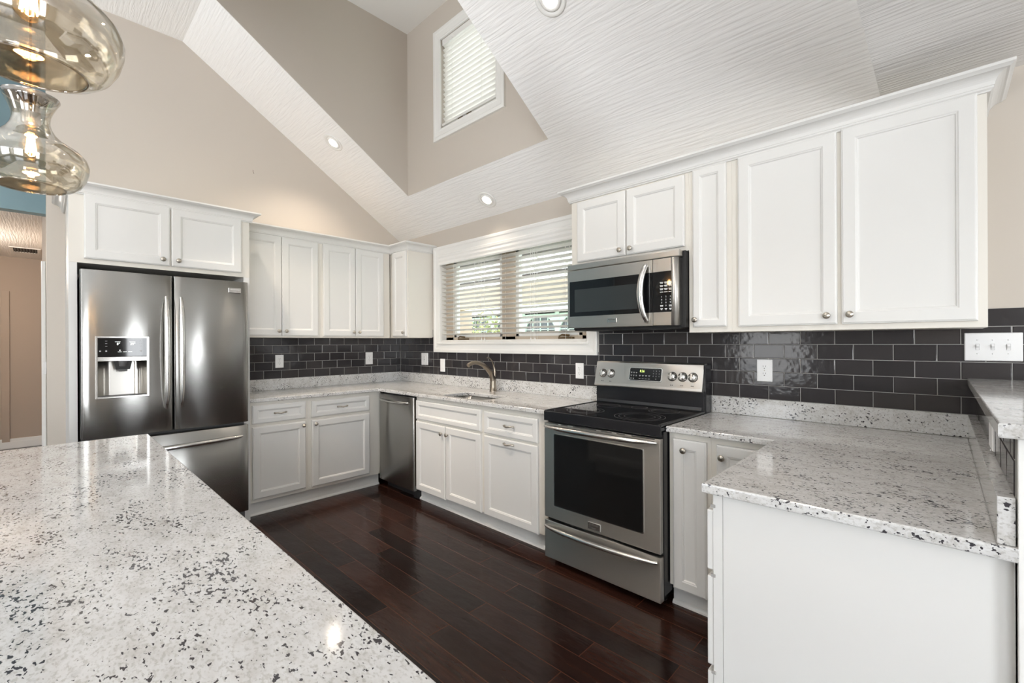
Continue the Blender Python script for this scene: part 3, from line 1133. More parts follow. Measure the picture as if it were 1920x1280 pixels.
# ------------------------------------------------------------------ sink and faucet
t = thing('sink', 'brushed steel undermount sink basin set into the counter', 'sink', (1.775, -.40, .690))
b = MB()
rings = []
for ins, z in ((-.005, .193), (0.0, .193), (.004, .12), (.016, .03), (.04, .006), (.09, 0)):
    rings.append([(x - 1.775, y + .40, z) for x, y in rrect(1.516 + ins, 2.037 - ins, -.590 + ins, -.283 - ins, .062 - min(ins, .03), 5)])
b.rings(rings, False, True, True)
rings = []
for ins, z in ((-.005, .193), (-.006, .19), (-.004, .12), (.006, .02), (.04, -.004)):
    rings.append([(x - 1.775, y + .40, z) for x, y in rrect(1.516 + ins, 2.037 - ins, -.590 + ins, -.283 - ins, .062 - min(ins, .03), 5)])
b.rings(rings, False, True, True)
b.build('basin', M['steel_dark'], t)
MB().lathe([(.045, .001), (.045, .004), (.036, .005), (.03, .002)], (0, 0, 0), 'z', 24).build('drain', M['chrome'], t)

t = thing('faucet', 'brushed bronze arched faucet behind the sink', 'faucet', (1.640, -.095, CT1))
b = MB()
b.lathe([(.032, .0005), (.032, .006), (.028, .012), (.0265, .05), (.0255, .10)], (0, 0, 0), 'z', 24)
pth = [(0, 0, .09), (0, -.006, .12), (0, -.03, .165), (0, -.07, .205), (0, -.12, .238), (0, -.17, .256), (0, -.21, .262), (0, -.245, .258), (0, -.275, .246), (0, -.29, .238)]
b.tube(pth, [.0255, .025, .0235, .021, .0185, .017, .0165, .017, .018, .0165], 16)
b.build('spout', M['bronze'], t)
b = MB().tube([(0, -.268, .240), (0, -.276, .226)], [.015, .013], 14)
b.build('spray_head', M['blackmatte'], t)
b = MB()
b.tube([(0, .004, .085), (0, .016, .13), (0, .022, .165), (0, .020, .195), (0, .008, .235), (0, -.012, .268), (0, -.035, .290), (0, -.058, .299), (0, -.068, .299)],
       [.018, .0175, .016, .0125, .008, .0058, .005, .0062, .007], 12)
b.build('lever_handle', M['bronze'], t)

# ================================================================== APPLIANCES
def letters(parent, s, size, x, y, z, mat, name='lettering', squash=1.0):
    b = MB()
    text_into(b, s, size, x, y, z, squash=squash)
    return b.build(name, mat, parent)

def curved_panel(x0, x1, z0, z1, yb, t, bulge, hole=None, nx=14, rad=.012):
    """appliance door: front bulges towards -y, optional rectangular opening"""
    xs = [x0, x0 + rad * .3, x0 + rad] + [x0 + rad + (x1 - x0 - 2 * rad) * k / nx for k in range(1, nx)] + [x1 - rad, x1 - rad * .3, x1]
    zs_ = [z0, z0 + .004, z1 - .004, z1]
    if hole:
        xs += [hole[0], hole[1]]
        zs_ += [hole[2], hole[3]]
    xs = sorted(set(round(v, 5) for v in xs))
    zs_ = sorted(set(round(v, 5) for v in zs_))
    xc, hw = (x0 + x1) / 2, (x1 - x0) / 2
    def fy(x, z):
        d = t + bulge * (1 - ((x - xc) / hw) ** 2)
        e = min(x - x0, x1 - x)
        if e < rad:
            d -= rad * (1 - math.sqrt(max(0, 1 - (1 - e / rad) ** 2))) * .8
        if z <= z0 + 1e-4 or z >= z1 - 1e-4:
            d -= .004
        return yb - d
    mb = MB()
    nz = len(zs_)
    verts = [(x, fy(x, z), z) for x in xs for z in zs_]
    faces = []
    for i in range(len(xs) - 1):
        for j in range(nz - 1):
            if hole and xs[i] >= hole[0] - 1e-4 and xs[i + 1] <= hole[1] + 1e-4 and zs_[j] >= hole[2] - 1e-4 and zs_[j + 1] <= hole[3] + 1e-4:
                continue
            faces.append((i * nz + j, (i + 1) * nz + j, (i + 1) * nz + j + 1, i * nz + j + 1))
    mb.add(verts, faces, True)
    # rim and back
    rim = [(x, z0) for x in xs] + [(x1, z) for z in zs_[1:]] + [(x, z1) for x in reversed(xs[:-1])] + [(x0, z) for z in reversed(zs_[1:-1])]
    mb.rings([[(x, fy(x, z), z) for x, z in rim], [(x, yb, z) for x, z in rim]], False, True)
    return mb

def arch_bar(mb, p0, p1, out, rad, n=18, flat=1.0, lift=.02, side=None):
    """bow handle from p0 to p1 (points on the door plane) bowed towards -y"""
    a, c = Vector(p0), Vector(p1)
    path, rr = [], []
    for k in range(n + 1):
        f = k / n
        s = math.sin(PI * f)
        p = a.lerp(c, f)
        path.append((p.x, p.y - lift * .25 - out * s ** .55, p.z))
        rr.append(rad * (.55 + .45 * min(1, s * 2.2)))
    mb.tube(path, rr, 14, flat, True, side)
    return mb

# ---- refrigerator (u = y along the fridge wall)
YC = -2.254
fr = thing('refrigerator', 'stainless french-door refrigerator with water dispenser', 'refrigerator', (0, YC, FL), PI / 2)
zf = lambda z: z - FL
b = MB().box(-.445, .445, -.700, -.03, .06, zf(1.785), .004)
b.build('body', M['greyplastic'], fr)
b = MB()
b.box(-.44, .44, -.735, -.69, .0, .115, .004)
for k in range(12):
    b.box(-.40 + k * .067, -.40 + k * .067 + .045, -.742, -.734, .03, .08)
b.build('toe_grille', M['greyplastic'], fr)
DB, DT = -.715, .075
dl = curved_panel(-.451, -.0035, zf(.768), zf(1.802), DB, DT, .012, hole=(-.381, -.134, zf(1.016), zf(1.390))).build('door', M['steel_door'], fr)
dr = curved_panel(.0035, .451, zf(.768), zf(1.802), DB, DT, .012).build('door', M['steel_door'], fr)
dz = curved_panel(-.451, .451, zf(.106), zf(.744), DB, DT, .012).build('freezer_drawer', M['steel_door'], fr)
for dd, s in ((dl, -1), (dr, 1)):
    b = MB()
    arch_bar(b, (s * .040, -.800, zf(.920)), (s * .040, -.800, zf(1.660)), .042, .0165, 24, 1.0, .02)
    b.build('handle', M['steel_bright'], dd)
b = MB()
arch_bar(b, (-.405, -.796, zf(.655)), (.405, -.796, zf(.668)), .045, .0165, 24)
b.build('handle', M['steel_bright'], dz)
# badge
b = MB()
plate(b, .322, .402, zf(1.716), zf(1.752), -.790, .012, .003)
bd = b.build('badge', M['steel_bright'], dr)
b = MB()
text_into(b, 'FRIGIDAIRE', .0125, .362, -.8026, zf(1.739), squash=.95)
text_into(b, 'GALLERY', .006, .362, -.8026, zf(1.723))
b.build('badge_lettering', M['white_plastic'], dr)
# dispenser (inside the left door opening)
HX0, HX1, HZ0, HZ1 = -.381, -.134, zf(1.016), zf(1.390)
def fy_l(x):
    xc, hw = -.22725, .22375
    return DB - (DT + .012 * (1 - ((x - xc) / hw) ** 2))
yL, yR = fy_l(HX0), fy_l(HX1)
yF = (yL + yR) / 2
b = MB()
e = .006
for (xa, xb, za, zb) in ((HX0 - e, HX0 + e, HZ0 - e, HZ1 + e), (HX1 - e, HX1 + e, HZ0 - e, HZ1 + e), (HX0, HX1, HZ1 - e, HZ1 + e), (HX0, HX1, HZ0 - e, HZ0 + e)):
    b.box(xa, xb, yF - .004, yF + .010, za, zb, .0025)
b.box(HX0, HX1, yF - .003, yF + .02, zf(1.240), zf(1.268), .003)
b.build('dispenser_bezel', M['steel_bright'], dl)
b = MB()
xm = (HX0 + HX1) / 2
rings = []
for k in range(13):                              # curved niche back
    f = k / 12
    x = HX0 + e + (HX1 - HX0 - 2 * e) * f
    dpt = .062 * min(1, math.sin(PI * f) * 2.0)
    rings.append([(x, yF + .004 + dpt * .95, HZ0 + .004), (x, yF + .004 + dpt, zf(1.245))])
b.rings(rings, False, False, True, closed=False)
b.build('dispenser_niche', M['steel'], dl)
b = MB()
b.box(HX0 + e, HX1 - e, yF + .0, yF + .066, HZ0 - .002, HZ0 + .010, .003)
b.build('drip_tray', M['greyplastic'], dl)
b = MB()
b.box(HX0 + .004, HX1 - .004, yF - .001, yF + .015, zf(1.268), HZ1 - .004, .002)
b.build('dispenser_display', M['blackglass'], dl)
b = MB()
b.rings([[(xm - .045, y, zf(1.243)), (xm + .045, y, zf(1.243)), (xm + .034, y, zf(1.188)), (xm - .034, y, zf(1.188))] for y in (yF + .006, yF + .058)])
b.build('dispenser_nozzle', M['blackmatte'], dl)
b = MB()
b.lathe([(.026, 0), (.024, -.03), (.02, -.034)], (xm, yF + .02, zf(1.240)), 'z', 16)
b.box(xm - .022, xm + .022, yF + .012, yF + .018, zf(1.175), zf(1.225), .003)
b.build('dispenser_paddle', M['greyplastic'], dl)
b = MB()
text_into(b, '0°', .020, xm - .022, yF - .0013, zf(1.347), squash=.9)
b.build('display_digits', M['digits'], dl)
b = MB()
text_into(b, '39°', .020, xm + .047, yF - .0013, zf(1.347), squash=.9)
b.build('display_digits', M['digits'], dl)
def screen_mark(name, mat, x, w, za, zb):
    MB().box(x - w / 2, x + w / 2, yF - .0016, yF - .0008, zf(za), zf(zb)).build(name, mat, dl)
for dx, w in ((-.025, .026), (.045, .028)):
    screen_mark('display_legend', M['digits'], xm + dx, w, 1.3605, 1.3620)
screen_mark('indicator_light', M['digits'], xm - .015, .006, 1.306, 1.311)
for dx in (-.016, .009, .034):
    screen_mark('display_legend', M['digits'], xm + dx, .018, 1.2975, 1.2995)
for zz in (1.365, 1.350, 1.333):
    screen_mark('key_mark', M['mark'], xm - .079, .010, zz, zz + .002)
    screen_mark('key_mark', M['mark'], xm + .087, .008, zz, zz + .002)
for dx in (-.079, .087, -.107):
    screen_mark('key_mark', M['mark'], xm + dx, .008, 1.300, 1.308)

# ---- dishwasher
dw_ = thing('dishwasher', 'stainless dishwasher between the corner and the sink cabinet', 'dishwasher', (.913, 0, FL))
MB().box(-.285, .298, -.600, -.03, .10, .88 - FL).build('body', M['black'], dw_)
b = MB()
b.box(-.255, .300, -.565, -.545, 0.0, .105)
b.box(.225, .302, -.595, -.545, .0, .10, .006)
b.build('toe_panel', M['blackmatte'], dw_)
b = curved_panel(-.287, .288, .052 - FL, .868 - FL, -.602, .034, .004, nx=8, rad=.010)
dd = b.build('door', M['steel_dark'], dw_)
b = MB()
arch_bar(b, (-.255, -.638, .815 - FL), (.222, -.638, .815 - FL), .034, .0125, 22, .9)
b.build('handle', M['steel_bright'], dd)

# ---- range
RX0, RX1 = 2.730, 3.495
RC = (RX0 + RX1) / 2
rg = thing('range', 'stainless electric range with black glass cooktop', 'range', (RC, 0, FL))
h = (RX1 - RX0) / 2
z = lambda v: v - FL
b = MB()
b.box(-h + .002, h - .002, -.665, -.03, .06, z(.885), .003)
b.box(-h + .02, h - .02, -.62, -.05, .02, .06)
b.build('body', M['black'], rg)
for sx in (-1, 1):
    for yy in (-.58, -.10):
        MB().lathe([(.022, 0), (.022, .012), (.012, .016), (.012, .03)], (sx * (h - .05), yy, 0), 'z', 16).build('leg', M['blackmatte'], rg)
# cooktop
b = MB()
b.box(-h, h, -.700, -.075, z(.890), z(.921), .006, 3)
b.box(-h, h, -.704, -.690, z(.862), z(.922), .005, 3)
for xa, xb in ((-h, -h + .016), (h - .016, h)):
    b.box(xa, xb, -.698, -.11, z(.905), z(.927), .004, 3)
ck = b.build('cooktop', M['black'], rg)
MB().box(-h + .018, h - .018, -.686, -.118, z(.9205), z(.9235)).build('glass_top', M['blackglass'], ck)
b = MB()
def ring_print(cx, cy, r, w=.0016):
    n = 48
    b.rings([[(cx + rr * math.cos(2 * PI * k / n), cy + rr * math.sin(2 * PI * k / n), z(.92365)) for k in range(n)] for rr in (r - w, r + w)], False, False)
for cx, cy, rs in ((-.19, -.26, (.075,)), (-.19, -.53, (.09, .115)), (.17, -.52, (.085, .115, .14)), (.19, -.25, (.075, .09)), (0, -.20, (.05,))):
    for r in rs:
        ring_print(cx, cy, r)
b.build('burner_rings', M['ring'], ck)
# backguard
b = MB()
b.box(-h + .004, h - .002, -.118, -.030, z(.915), z(1.045), .006)
b.prism([(-h + .012, -.125, z(.93)), (-h + .012, -.075, z(1.06)), (-h + .012, -.03, z(1.06)), (-h + .012, -.03, z(.93))], (2 * h - .03, 0, 0))
b.box(h - .012, h + .004, -.105, -.025, z(.91), z(1.205), .004)
b.build('backguard', M['black'], rg)
b = MB()
tp = [(-.134, 1.040), (-.137, 1.046), (-.132, 1.060), (-.098, 1.203), (-.092, 1.210), (-.05, 1.212), (-.045, 1.04)]
b.rings([[(xx, yy, z(zz)) for yy, zz in tp] for xx in (-h - .001, -h + .003, h - .014, h - .010)])
cp = b.build('control_panel', M['steel'], rg)
# panel face frame: slanted plane from (y=-.132,z=1.060) to (y=-.098,z=1.203)
def on_panel(x, v, out=0.0):
    yy = -.132 + .034 * v
    zz = 1.060 + .143 * v
    n = Vector((0, -.143, .034)).normalized()
    return Vector((x, yy, z(zz))) + n * out
ang = math.atan2(.034, .143)
ROTP = Matrix.Rotation(-ang, 4, 'X')
def panel_piece(mb_local, name, mat, x, v, parent=None):
    """mb_local is built facing -y around the origin"""
    p = on_panel(x, v)
    for i, q in enumerate(mb_local.v):
        mb_local.v[i] = tuple(ROTP @ Vector(q) + p)
    return mb_local.build(name, mat, parent or cp)
def pxp(px):     # pixel column on the panel -> local x (measured along the fascia)
    return px
b = MB()
plate(b, -.118, .118, -.047, .047, 0, .003, .012)
panel_piece(b, 'display_bezel', M['steel_bright'], -.002, .50)
b = MB()
plate(b, -.112, .112, -.041, .041, -.001, .003, .010)
panel_piece(b, 'display', M['blackglass'], -.002, .50)
b = MB()
text_into(b, '8:36', .023, -.022, -.0045, .020, squash=.85)
panel_piece(b, 'clock_digits', M['greendigits'], -.002, .50)
b = MB()
for r_ in range(4):
    for c_ in range(3):
        text_into(b, '123456789 0 '[r_ * 3 + c_] or ' ', .011, .058 + c_ * .020, -.0045, .024 - r_ * .0175)
for r_ in range(3):
    for c_ in range(3 if r_ < 2 else 2):
        b.box(-.103 + c_ * .018, -.093 + c_ * .018, -.0049, -.0042, .010 - r_ * .020, .013 - r_ * .020)
        b.box(-.101 + c_ * .018, -.095 + c_ * .018, -.0049, -.0042, .005 - r_ * .020, .008 - r_ * .020)
for c_ in range(4):
    b.box(-.042 + c_ * .022, -.029 + c_ * .022, -.0049, -.0042, -.009, -.0065)
    b.box(-.038 + c_ * .022, -.033 + c_ * .022, -.0049, -.0042, -.015, -.010)
    b.box(-.042 + c_ * .022, -.029 + c_ * .022, -.0049, -.0042, -.031, -.0285)
panel_piece(b, 'key_markings', M['mark'], -.002, .50)
for kx in (-.322, -.258, .182, .248, .312):
    b = MB()
    b.lathe([(.0275, 0), (.0275, .004), (.025, .006), (.0235, .018), (.021, .022), (0, .0225)], (0, 0, 0), '-y', 26)
    b.box(-.0065, .0065, -.031, -.020, -.022, .022, .003)
    kn = panel_piece(b, 'control_knob', M['steel_bright'], kx, .47)
    b = MB()
    b.lathe([(.030, .0002), (.030, .0022), (.0272, .0026), (.0272, .0002)], (0, 0, 0), '-y', 28)
    panel_piece(b, 'knob_ring', M['blackmatte'], kx, .47, kn)
for kx in (-.322, -.258, .182, .248, .312):
    b = MB()
    b.box(-.008, -.002, -.0006, 0, -.058, -.052)
    panel_piece(b, 'burner_symbol', M['darkmark'], kx, .47)
    b = MB()
    b.box(.002, .008, -.0006, 0, -.058, -.052)
    panel_piece(b, 'burner_symbol', M['darkmark'], kx, .47)
# oven door
b = MB()
b.box(-h + .003, h - .004, -.702, -.668, z(.267), z(.852), .004)
od = b.build('oven_door', M['steel'], rg)
b = MB()
plate(b, -.306, .289, z(.346), z(.791), -.701, .0035, .010)
b.build('window_rim', M['steel_bright'], od)
b = MB()
plate(b, -.301, .284, z(.351), z(.786), -.702, .0038, .008)
b.build('oven_window', M['ovenglass'], od)
b = MB()
arch_bar(b, (-.372, -.700, z(.828)), (.360, -.700, z(.832)), .046, .0165, 24, .85)
b.build('handle', M['steel_bright'], od)
b = MB()
for xa, xb in ((-.36, -.27), (-.25, -.20), (-.16, .0), (.03, .10), (.13, .18), (.22, .35)):
    b.box(xa, xb, -.7035, -.69, z(.8465), z(.8505))
b.build('vent_slots', M['blackmatte'], od)
b = MB()
plate(b, -.058, .025, z(.282), z(.322), -.701, .006, .002)
b.build('badge', M['steel_bright'], od)
b = MB()
text_into(b, 'FRIGIDAIRE', .0125, -.0165, -.7074, z(.309), squash=.98)
text_into(b, 'GALLERY', .007, -.0165, -.7074, z(.292))
b.build('badge_lettering', M['darkmark'], od)
b = MB()
b.box(-h + .003, h - .004, -.702, -.660, z(.018), z(.250), .005)
wd = b.build('warming_drawer', M['steel'], rg)
b = MB()
arch_bar(b, (-.370, -.700, z(.212)), (.362, -.700, z(.222)), .040, .0145, 24, 1.0)
b.build('handle', M['steel_bright'], wd)

# ---- microwave
MX0, MX1, MZ0, MZ1 = 2.692, 3.478, 1.440, 1.8655
mw = thing('microwave', 'stainless over-the-range microwave under the short cabinet', 'microwave', ((MX0 + MX1) / 2, 0, MZ0))
h = (MX1 - MX0) / 2
H_ = MZ1 - MZ0
b = MB()
b.box(-h + .012, h - .001, -.345, -.012, -.012, H_ - .001, .003)
b.box(-h + .03, h - .03, -.36, -.05, -.018, -.01)
b.build('body', M['blackmatte'], mw)
for s in (-1, 1):
    MB().box(s * .19 - .05, s * .19 + .05, -.30, -.22, -.0205, -.0175).build('cooktop_lamp', M['greyplastic'], mw)
b = MB()
b.box(-h, h - .012, -.402, -.345, H_ - .038, H_, .006, 3)
b.build('vent_grille', M['steel'], mw)
xs_ = 3.306 - (MX0 + MX1) / 2
b = MB()
b.box(-h, xs_ - .0012, -.400, -.346, .0, H_ - .041, .003)
md = b.build('door', M['steel'], mw)
b = MB()
b.box(xs_ + .0012, h - .062, -.400, -.346, .0, H_ - .041, .003)
b.lathe([(.0, 0), (.026, 0), (.026, H_ - .041), (.0, H_ - .041)], (h - .048, -.378, .0), 'z', 24)
b.box(h - .062, h - .023, -.380, -.346, .0, H_ - .041, .003)
b.build('control_column', M['steel'], mw)
b = MB()
plate(b, -h + .018, xs_ - .001, .077, .310, -.399, .0028, .002, .001)
b.build('door_glass', M['blackglass'], md)
b = MB()
plate(b, -h + .060, -h + .515, .105, .255, -.4015, .0008, .004, .0003)
b.build('window_mesh', M['meshglass'], md)
b = MB()
plate(b, xs_ + .001, h - .040, .077, .310, -.399, .0028, .002, .001)
b.build('keypad', M['blackglass'], mw)
b = MB()
xk = [xs_ + .055, xs_ + .081, xs_ + .107]
rows = [.246, .228, .209, .190]
for r_, zz in enumerate(rows):
    for c_, xx in enumerate(xk):
        b.box(xx - .010, xx + .010, -.4024, -.4017, zz, zz + .003)
        if r_ < 3:
            b.box(xx - .008, xx + .008, -.4024, -.4017, zz - .006, zz - .003)
for r_ in range(4):
    for c_ in range(3):
        s_ = [['1', '2', '3'], ['4', '5', '6'], ['7', '8', '9'], ['', '0', '']][r_][c_]
        zz = .164 - r_ * .017
        if s_:
            text_into(b, s_, .012, xk[c_], -.402, zz)
        else:
            b.box(xk[c_] - .009, xk[c_] + .009, -.4024, -.4017, zz, zz + .003)
            b.box(xk[c_] - .008, xk[c_] + .008, -.4024, -.4017, zz - .005, zz - .002)
for c_, xx in enumerate(xk):
    b.box(xx - .007, xx + .007, -.4024, -.4017, .094, .098)
    b.box(xx - .004, xx + .004, -.4024, -.4017, .089, .092)
b.build('key_markings', M['white_plastic'], mw)
b = MB()
n = 22
path, rr = [], []
for k in range(n + 1):
    f = k / n
    s = math.sin(PI * f)
    path.append((xs_ - .040 - .020 * s, -.404 - .040 * s ** .6, .028 + (.358 - .028) * f))
    rr.append(.020 * (.75 + .25 * s))
b.tube(path, rr, 16, .62, True, (0, 1, 0))
b.build('handle', M['steel_bright'], md)
b = MB()
plate(b, -.083, -.018, .027, .056, -.3995, .006, .002)
b.build('badge', M['steel_bright'], md)
b = MB()
text_into(b, 'FRIGIDAIRE', .0100, -.0505, -.4060, .046, squash=.98)
b.build('badge_lettering', M['darkmark'], md)

# ================================================================== SMALL FITTINGS
def outlet(name, label, cat, wall, u, zc, w, hgt, kind, surface=.008, group=None):
    if wall == 'n':
        t = thing(name, label, cat, (u, -surface, zc), 0, group)
    elif wall == 'w':
        t = thing(name, label, cat, (surface, u, zc), PI / 2, group)
    elif wall == 'h':
        t = thing(name, label, cat, (surface, u, zc), 0, group)
    else:
        t = thing(name, label, cat, (4.637 - surface, u, zc), -PI / 2, group)
    b = MB()
    plate(b, -w / 2, w / 2, -hgt / 2, hgt / 2, 0, .006, .003, .003)
    b.build('cover_plate', M['white_plastic'], t)
    if kind == 'duplex':
        for s in (-1, 1):
            b = MB()
            pts = rrect(-.0165, .0165, s * .020 - .0145, s * .020 + .0145, .010, 5)
            b.rings([[(p, -.005, q) for p, q in pts], [(p, -.0078, q) for p, q in pts]])
            f = b.build('receptacle', M['white_plastic'], t)
            b = MB()
            b.box(-.0075, -.0055, -.0082, -.0074, s * .020 - .001, s * .020 + .009)
            b.box(.0055, .0075, -.0082, -.0074, s * .020 + .0, s * .020 + .008)
            b.lathe([(.0026, .0074), (.0026, .0082)], (0, 0, s * .020 - .0075), '-y', 10)
            b.build('slots', M['slot'], f)
        MB().lathe([(.003, .005), (.003, .0068), (.001, .0074)], (0, 0, 0), '-y', 10).build('screw', M['nickel'], t)
    elif kind == 'gfci':
        b = MB()
        plate(b, -.0165, .0165, -.033, .033, -.005, .003, .002, .001)
        f = b.build('receptacle', M['white_plastic'], t)
        b = MB()
        for s in (-1, 1):
            b.box(-.0075, -.0055, -.0085, -.0076, s * .021 - .004, s * .021 + .004)
            b.box(.0055, .0075, -.0085, -.0076, s * .021 - .003, s * .021 + .004)
        b.box(-.010, .010, -.0088, -.0076, -.006, -.001)
        b.build('slots', M['slot'], f)
    elif kind == 'rocker':
        b = MB()
        plate(b, -.0165, .0165, -.033, .033, -.005, .003, .002, .001)
        b.build('rocker', M['white_plastic'], t)
    elif kind == 'blank':
        for s in (-1, 1):
            MB().lathe([(.0028, .005), (.0028, .0066), (.001, .007)], (0, 0, s * .042), '-y', 10).build('screw', M['white_plastic'], t)
    elif kind == 'triple':
        for x in (-.046, 0, .046):
            b = MB()
            b.box(x - .005, x + .005, -.0075, -.005, -.012, .012)
            b.prism([(x - .0042, -.006, -.009), (x + .0042, -.006, -.009), (x + .0042, -.017, .004), (x - .0042, -.017, .004)], (0, .001, .006))
            b.build('toggle', M['white_plastic'], t)
            MB().box(x - .0062, x + .0062, -.0066, -.0058, -.0135, .0135).build('toggle_slot', M['mark'], t)
            for s in (-1, 1):
                MB().lathe([(.0030, .005), (.0030, .0068), (.001, .0075)], (x, 0, s * .030), '-y', 10).build('screw', M['white_plastic'], t)
    return t
outlet('wall_outlet', 'white duplex outlet on the dark tile nearest the refrigerator', 'outlet', 'w', -1.320, 1.178, .074, .122, 'duplex')
outlet('wall_outlet', 'white duplex outlet on the dark tile beside the corner', 'outlet', 'w', -.401, 1.180, .084, .130, 'duplex')
outlet('wall_outlet', 'white outlet plate on the sink wall nearest the corner', 'outlet', 'n', .488, 1.172, .118, .130, 'gfci')
outlet('wall_switch', 'small white rocker switch below the left end of the window', 'switch', 'n', .802, 1.114, .076, .132, 'rocker')
outlet('wall_outlet', 'white duplex outlet on the tile left of the range', 'outlet', 'n', 2.513, 1.126, .074, .120, 'duplex')
outlet('wall_outlet', 'white duplex outlet on the tile right of the range', 'outlet', 'n', 3.791, 1.180, .080, .126, 'duplex')
outlet('wall_switch', 'wide white triple toggle switch plate at the right end', 'switch', 'n', 4.681, 1.318, .174, .122, 'triple')
outlet('wall_outlet', 'white outlet plate on the knee wall below the raised bar', 'outlet', 'k', -.93, 1.066, .117, .074, 'blank')
t = thing('wall_switch', 'tiny white switch on the hall opening edge', 'switch', (-1.185, -2.845, 1.14), PI / 2)
MB().box(-.02, .02, -.008, 0, -.055, .055, .003).build('cover_plate', M['white_plastic'], t)
t = thing('wall_hook', 'tiny dark hook on the beige gable wall', 'hook', (.001, -1.537, 2.909), PI / 2)
# placed from the photograph: small picture hook
b = MB()
b.tube([(0, 0, .015), (0, -.008, .012), (0, -.006, -.002), (.004, -.010, -.012), (.007, -.005, -.016)], .0018, 8)
b.build('hook', M['red'], t)

# recessed ceiling lights
def recessed(label, x, y, zz, tilt, aim=None, power=14, cone=125):
    t = thing('ceiling_light', label, 'ceiling light', (x, y, zz), 0, 'recessed lights in the ceiling')
    t.rotation_euler = (tilt, 0, 0)
    b = MB().lathe([(.062, -.001), (.070, -.006), (.082, -.007), (.088, -.003), (.088, .0), (.062, .012)], (0, 0, 0), 'z', 40)
    b.build('trim_ring', M['trim'], t)
    b = MB().lathe([(.0, .012), (.040, .010), (.058, .004), (.062, -.004), (.050, -.010), (.046, -.006), (.0, -.004)], (0, 0, 0), 'z', 32)
    g = b.build('gimbal', M['trim'], t)
    b = MB().lathe([(.0, -.0065), (.030, -.0075), (.043, -.006), (.043, -.003), (.0, -.003)], (0, 0, 0), 'z', 32)
    ln = b.build('lens', M['lamp'], t)
    d = bpy.data.lights.new('recessed_lamp', 'SPOT')
    d.energy = power
    d.color = WARM
    d.spot_size = math.radians(cone)
    d.spot_blend = 0.9
    d.shadow_soft_size = 0.04
    o = bpy.data.objects.new('recessed_lamp', d)
    COL.objects.link(o)
    o.parent = t
    o.location = (0, 0, -.03)
    o.rotation_euler = (-tilt * .8 if aim is None else aim - tilt, 0, 0)
    return t
th = -math.atan(SL)
def on_slope(x, y):
    return (x, y, zs(y) - .001)
recessed('recessed light in the sloped ceiling left of the dormer', *on_slope(.525, -1.026), th, power=24)
recessed('recessed light in the sloped ceiling over the sink window', *on_slope(1.632, -.151), th, aim=-.30, power=8)
recessed('recessed light in the sloped ceiling right of the dormer', *on_slope(3.036, -1.001), th)

for x_, w_, p_ in ((0.95, 'left end of the walkway', 150), (2.35, 'middle of the walkway', 120), (3.75, 'right end of the walkway', 36)):  # out-of-view lights added and aimed to brighten the base cabinets
    recessed('added unseen recessed light in the flat ceiling over the ' + w_, x_, -2.33, ZF - .001, 0, .43, p_, 46)

# hall air vent
t = thing('air_vent', 'small dark grille in the hall ceiling', 'vent', (-3.55, -3.01, 2.499))
b = MB()
b.box(-.20, .20, -.13, -.10, -.008, 0, .002)
b.box(-.20, .20, .10, .13, -.008, 0, .002)
b.box(-.20, -.17, -.10, .10, -.008, 0, .002)
b.box(.17, .20, -.10, .10, -.008, 0, .002)
b.build('frame', M['trim'], t)
b = MB()
for k in range(8):
    y = -.09 + k * .0245
    b.box(-.17, .17, y, y + .008, -.007, -.001)
b.build('louvers', M['greyplastic'], t)
MB().box(-.17, .17, -.10, .10, -.0008, 0).build('duct', M['blackmatte'], t)

# pendants
PROF = [(.088, 0), (.106, .005), (.124, .020), (.138, .045), (.1455, .074), (.1465, .094), (.140, .116), (.124, .136), (.100, .152), (.079, .166), (.062, .184), (.051, .204), (.0465, .224), (.048, .246), (.055, .268), (.064, .289), (.072, .304)]
def pendant(label, x, y, z0, power=5, s=1.0):
    t = thing('pendant_lamp', label, 'pendant lamp', (x, y, z0), 0, 'glass pendants over the island')
    P = [(r * s, q * s) for r, q in PROF]
    inner = [(r - .0022, q) for r, q in reversed(P)]
    b = MB().lathe(P + inner + [P[0]], (0, 0, 0), 'z', 72)
    b.build('glass_shade', M['amber'], t)
    n = 72
    b = MB()
    b.lathe([(.0858 + .0028 * math.cos(a), .0028 * math.sin(a)) for a in [2 * PI * k / 10 for k in range(11)]], (0, 0, -.001), 'z', 72)
    b.build('rim', M['rim'], t)
    b = MB().lathe([(.0, .275), (.020, .275), (.024, .268), (.024, .215), (.018, .208), (.0, .208)], (0, 0, 0), 'z', 24)
    b.build('socket', M['steel_dark'], t)
    b = MB().lathe([(.070, .3045), (.072, .308), (.050, .318), (.012, .326), (.012, .318), (.05, .310)], (0, 0, 0), 'z', 24)
    b.build('cap', M['steel_dark'], t)
    b = MB().tube([(0, 0, .275), (0, 0, ZF - z0 - .02)], .003, 8)
    b.build('cord', M['blackmatte'], t)
    b = MB().lathe([(.06, ZF - z0 - .0005), (.06, ZF - z0 - .015), (.02, ZF - z0 - .028), (.0, ZF - z0 - .028)], (0, 0, 0), 'z', 24)
    b.build('ceiling_canopy', M['steel_dark'], t)
    bl = MB().lathe([(.0, .093), (.010, .095), (.022, .108), (.029, .128), (.028, .146), (.019, .178), (.013, .198), (.013, .209)], (0, 0, 0), 'z', 24).build('bulb', M['bulbglass'], t)
    b = MB()
    for k in range(10):
        a = 2 * PI * k / 10
        r = .013
        b.tube([(r * .6 * math.cos(a), r * .6 * math.sin(a), .172), (r * math.cos(a + .2), r * math.sin(a + .2), .112)], .0014, 5)
    b.build('filament', M['filament'], bl)
    d = bpy.data.lights.new('pendant_glow', 'POINT')
    d.energy = power
    d.color = (1.0, .68, .38)
    d.shadow_soft_size = .02
    o = bpy.data.objects.new('pendant_glow', d)
    COL.objects.link(o)
    o.parent = t
    o.location = (0, 0, .135)
    return t
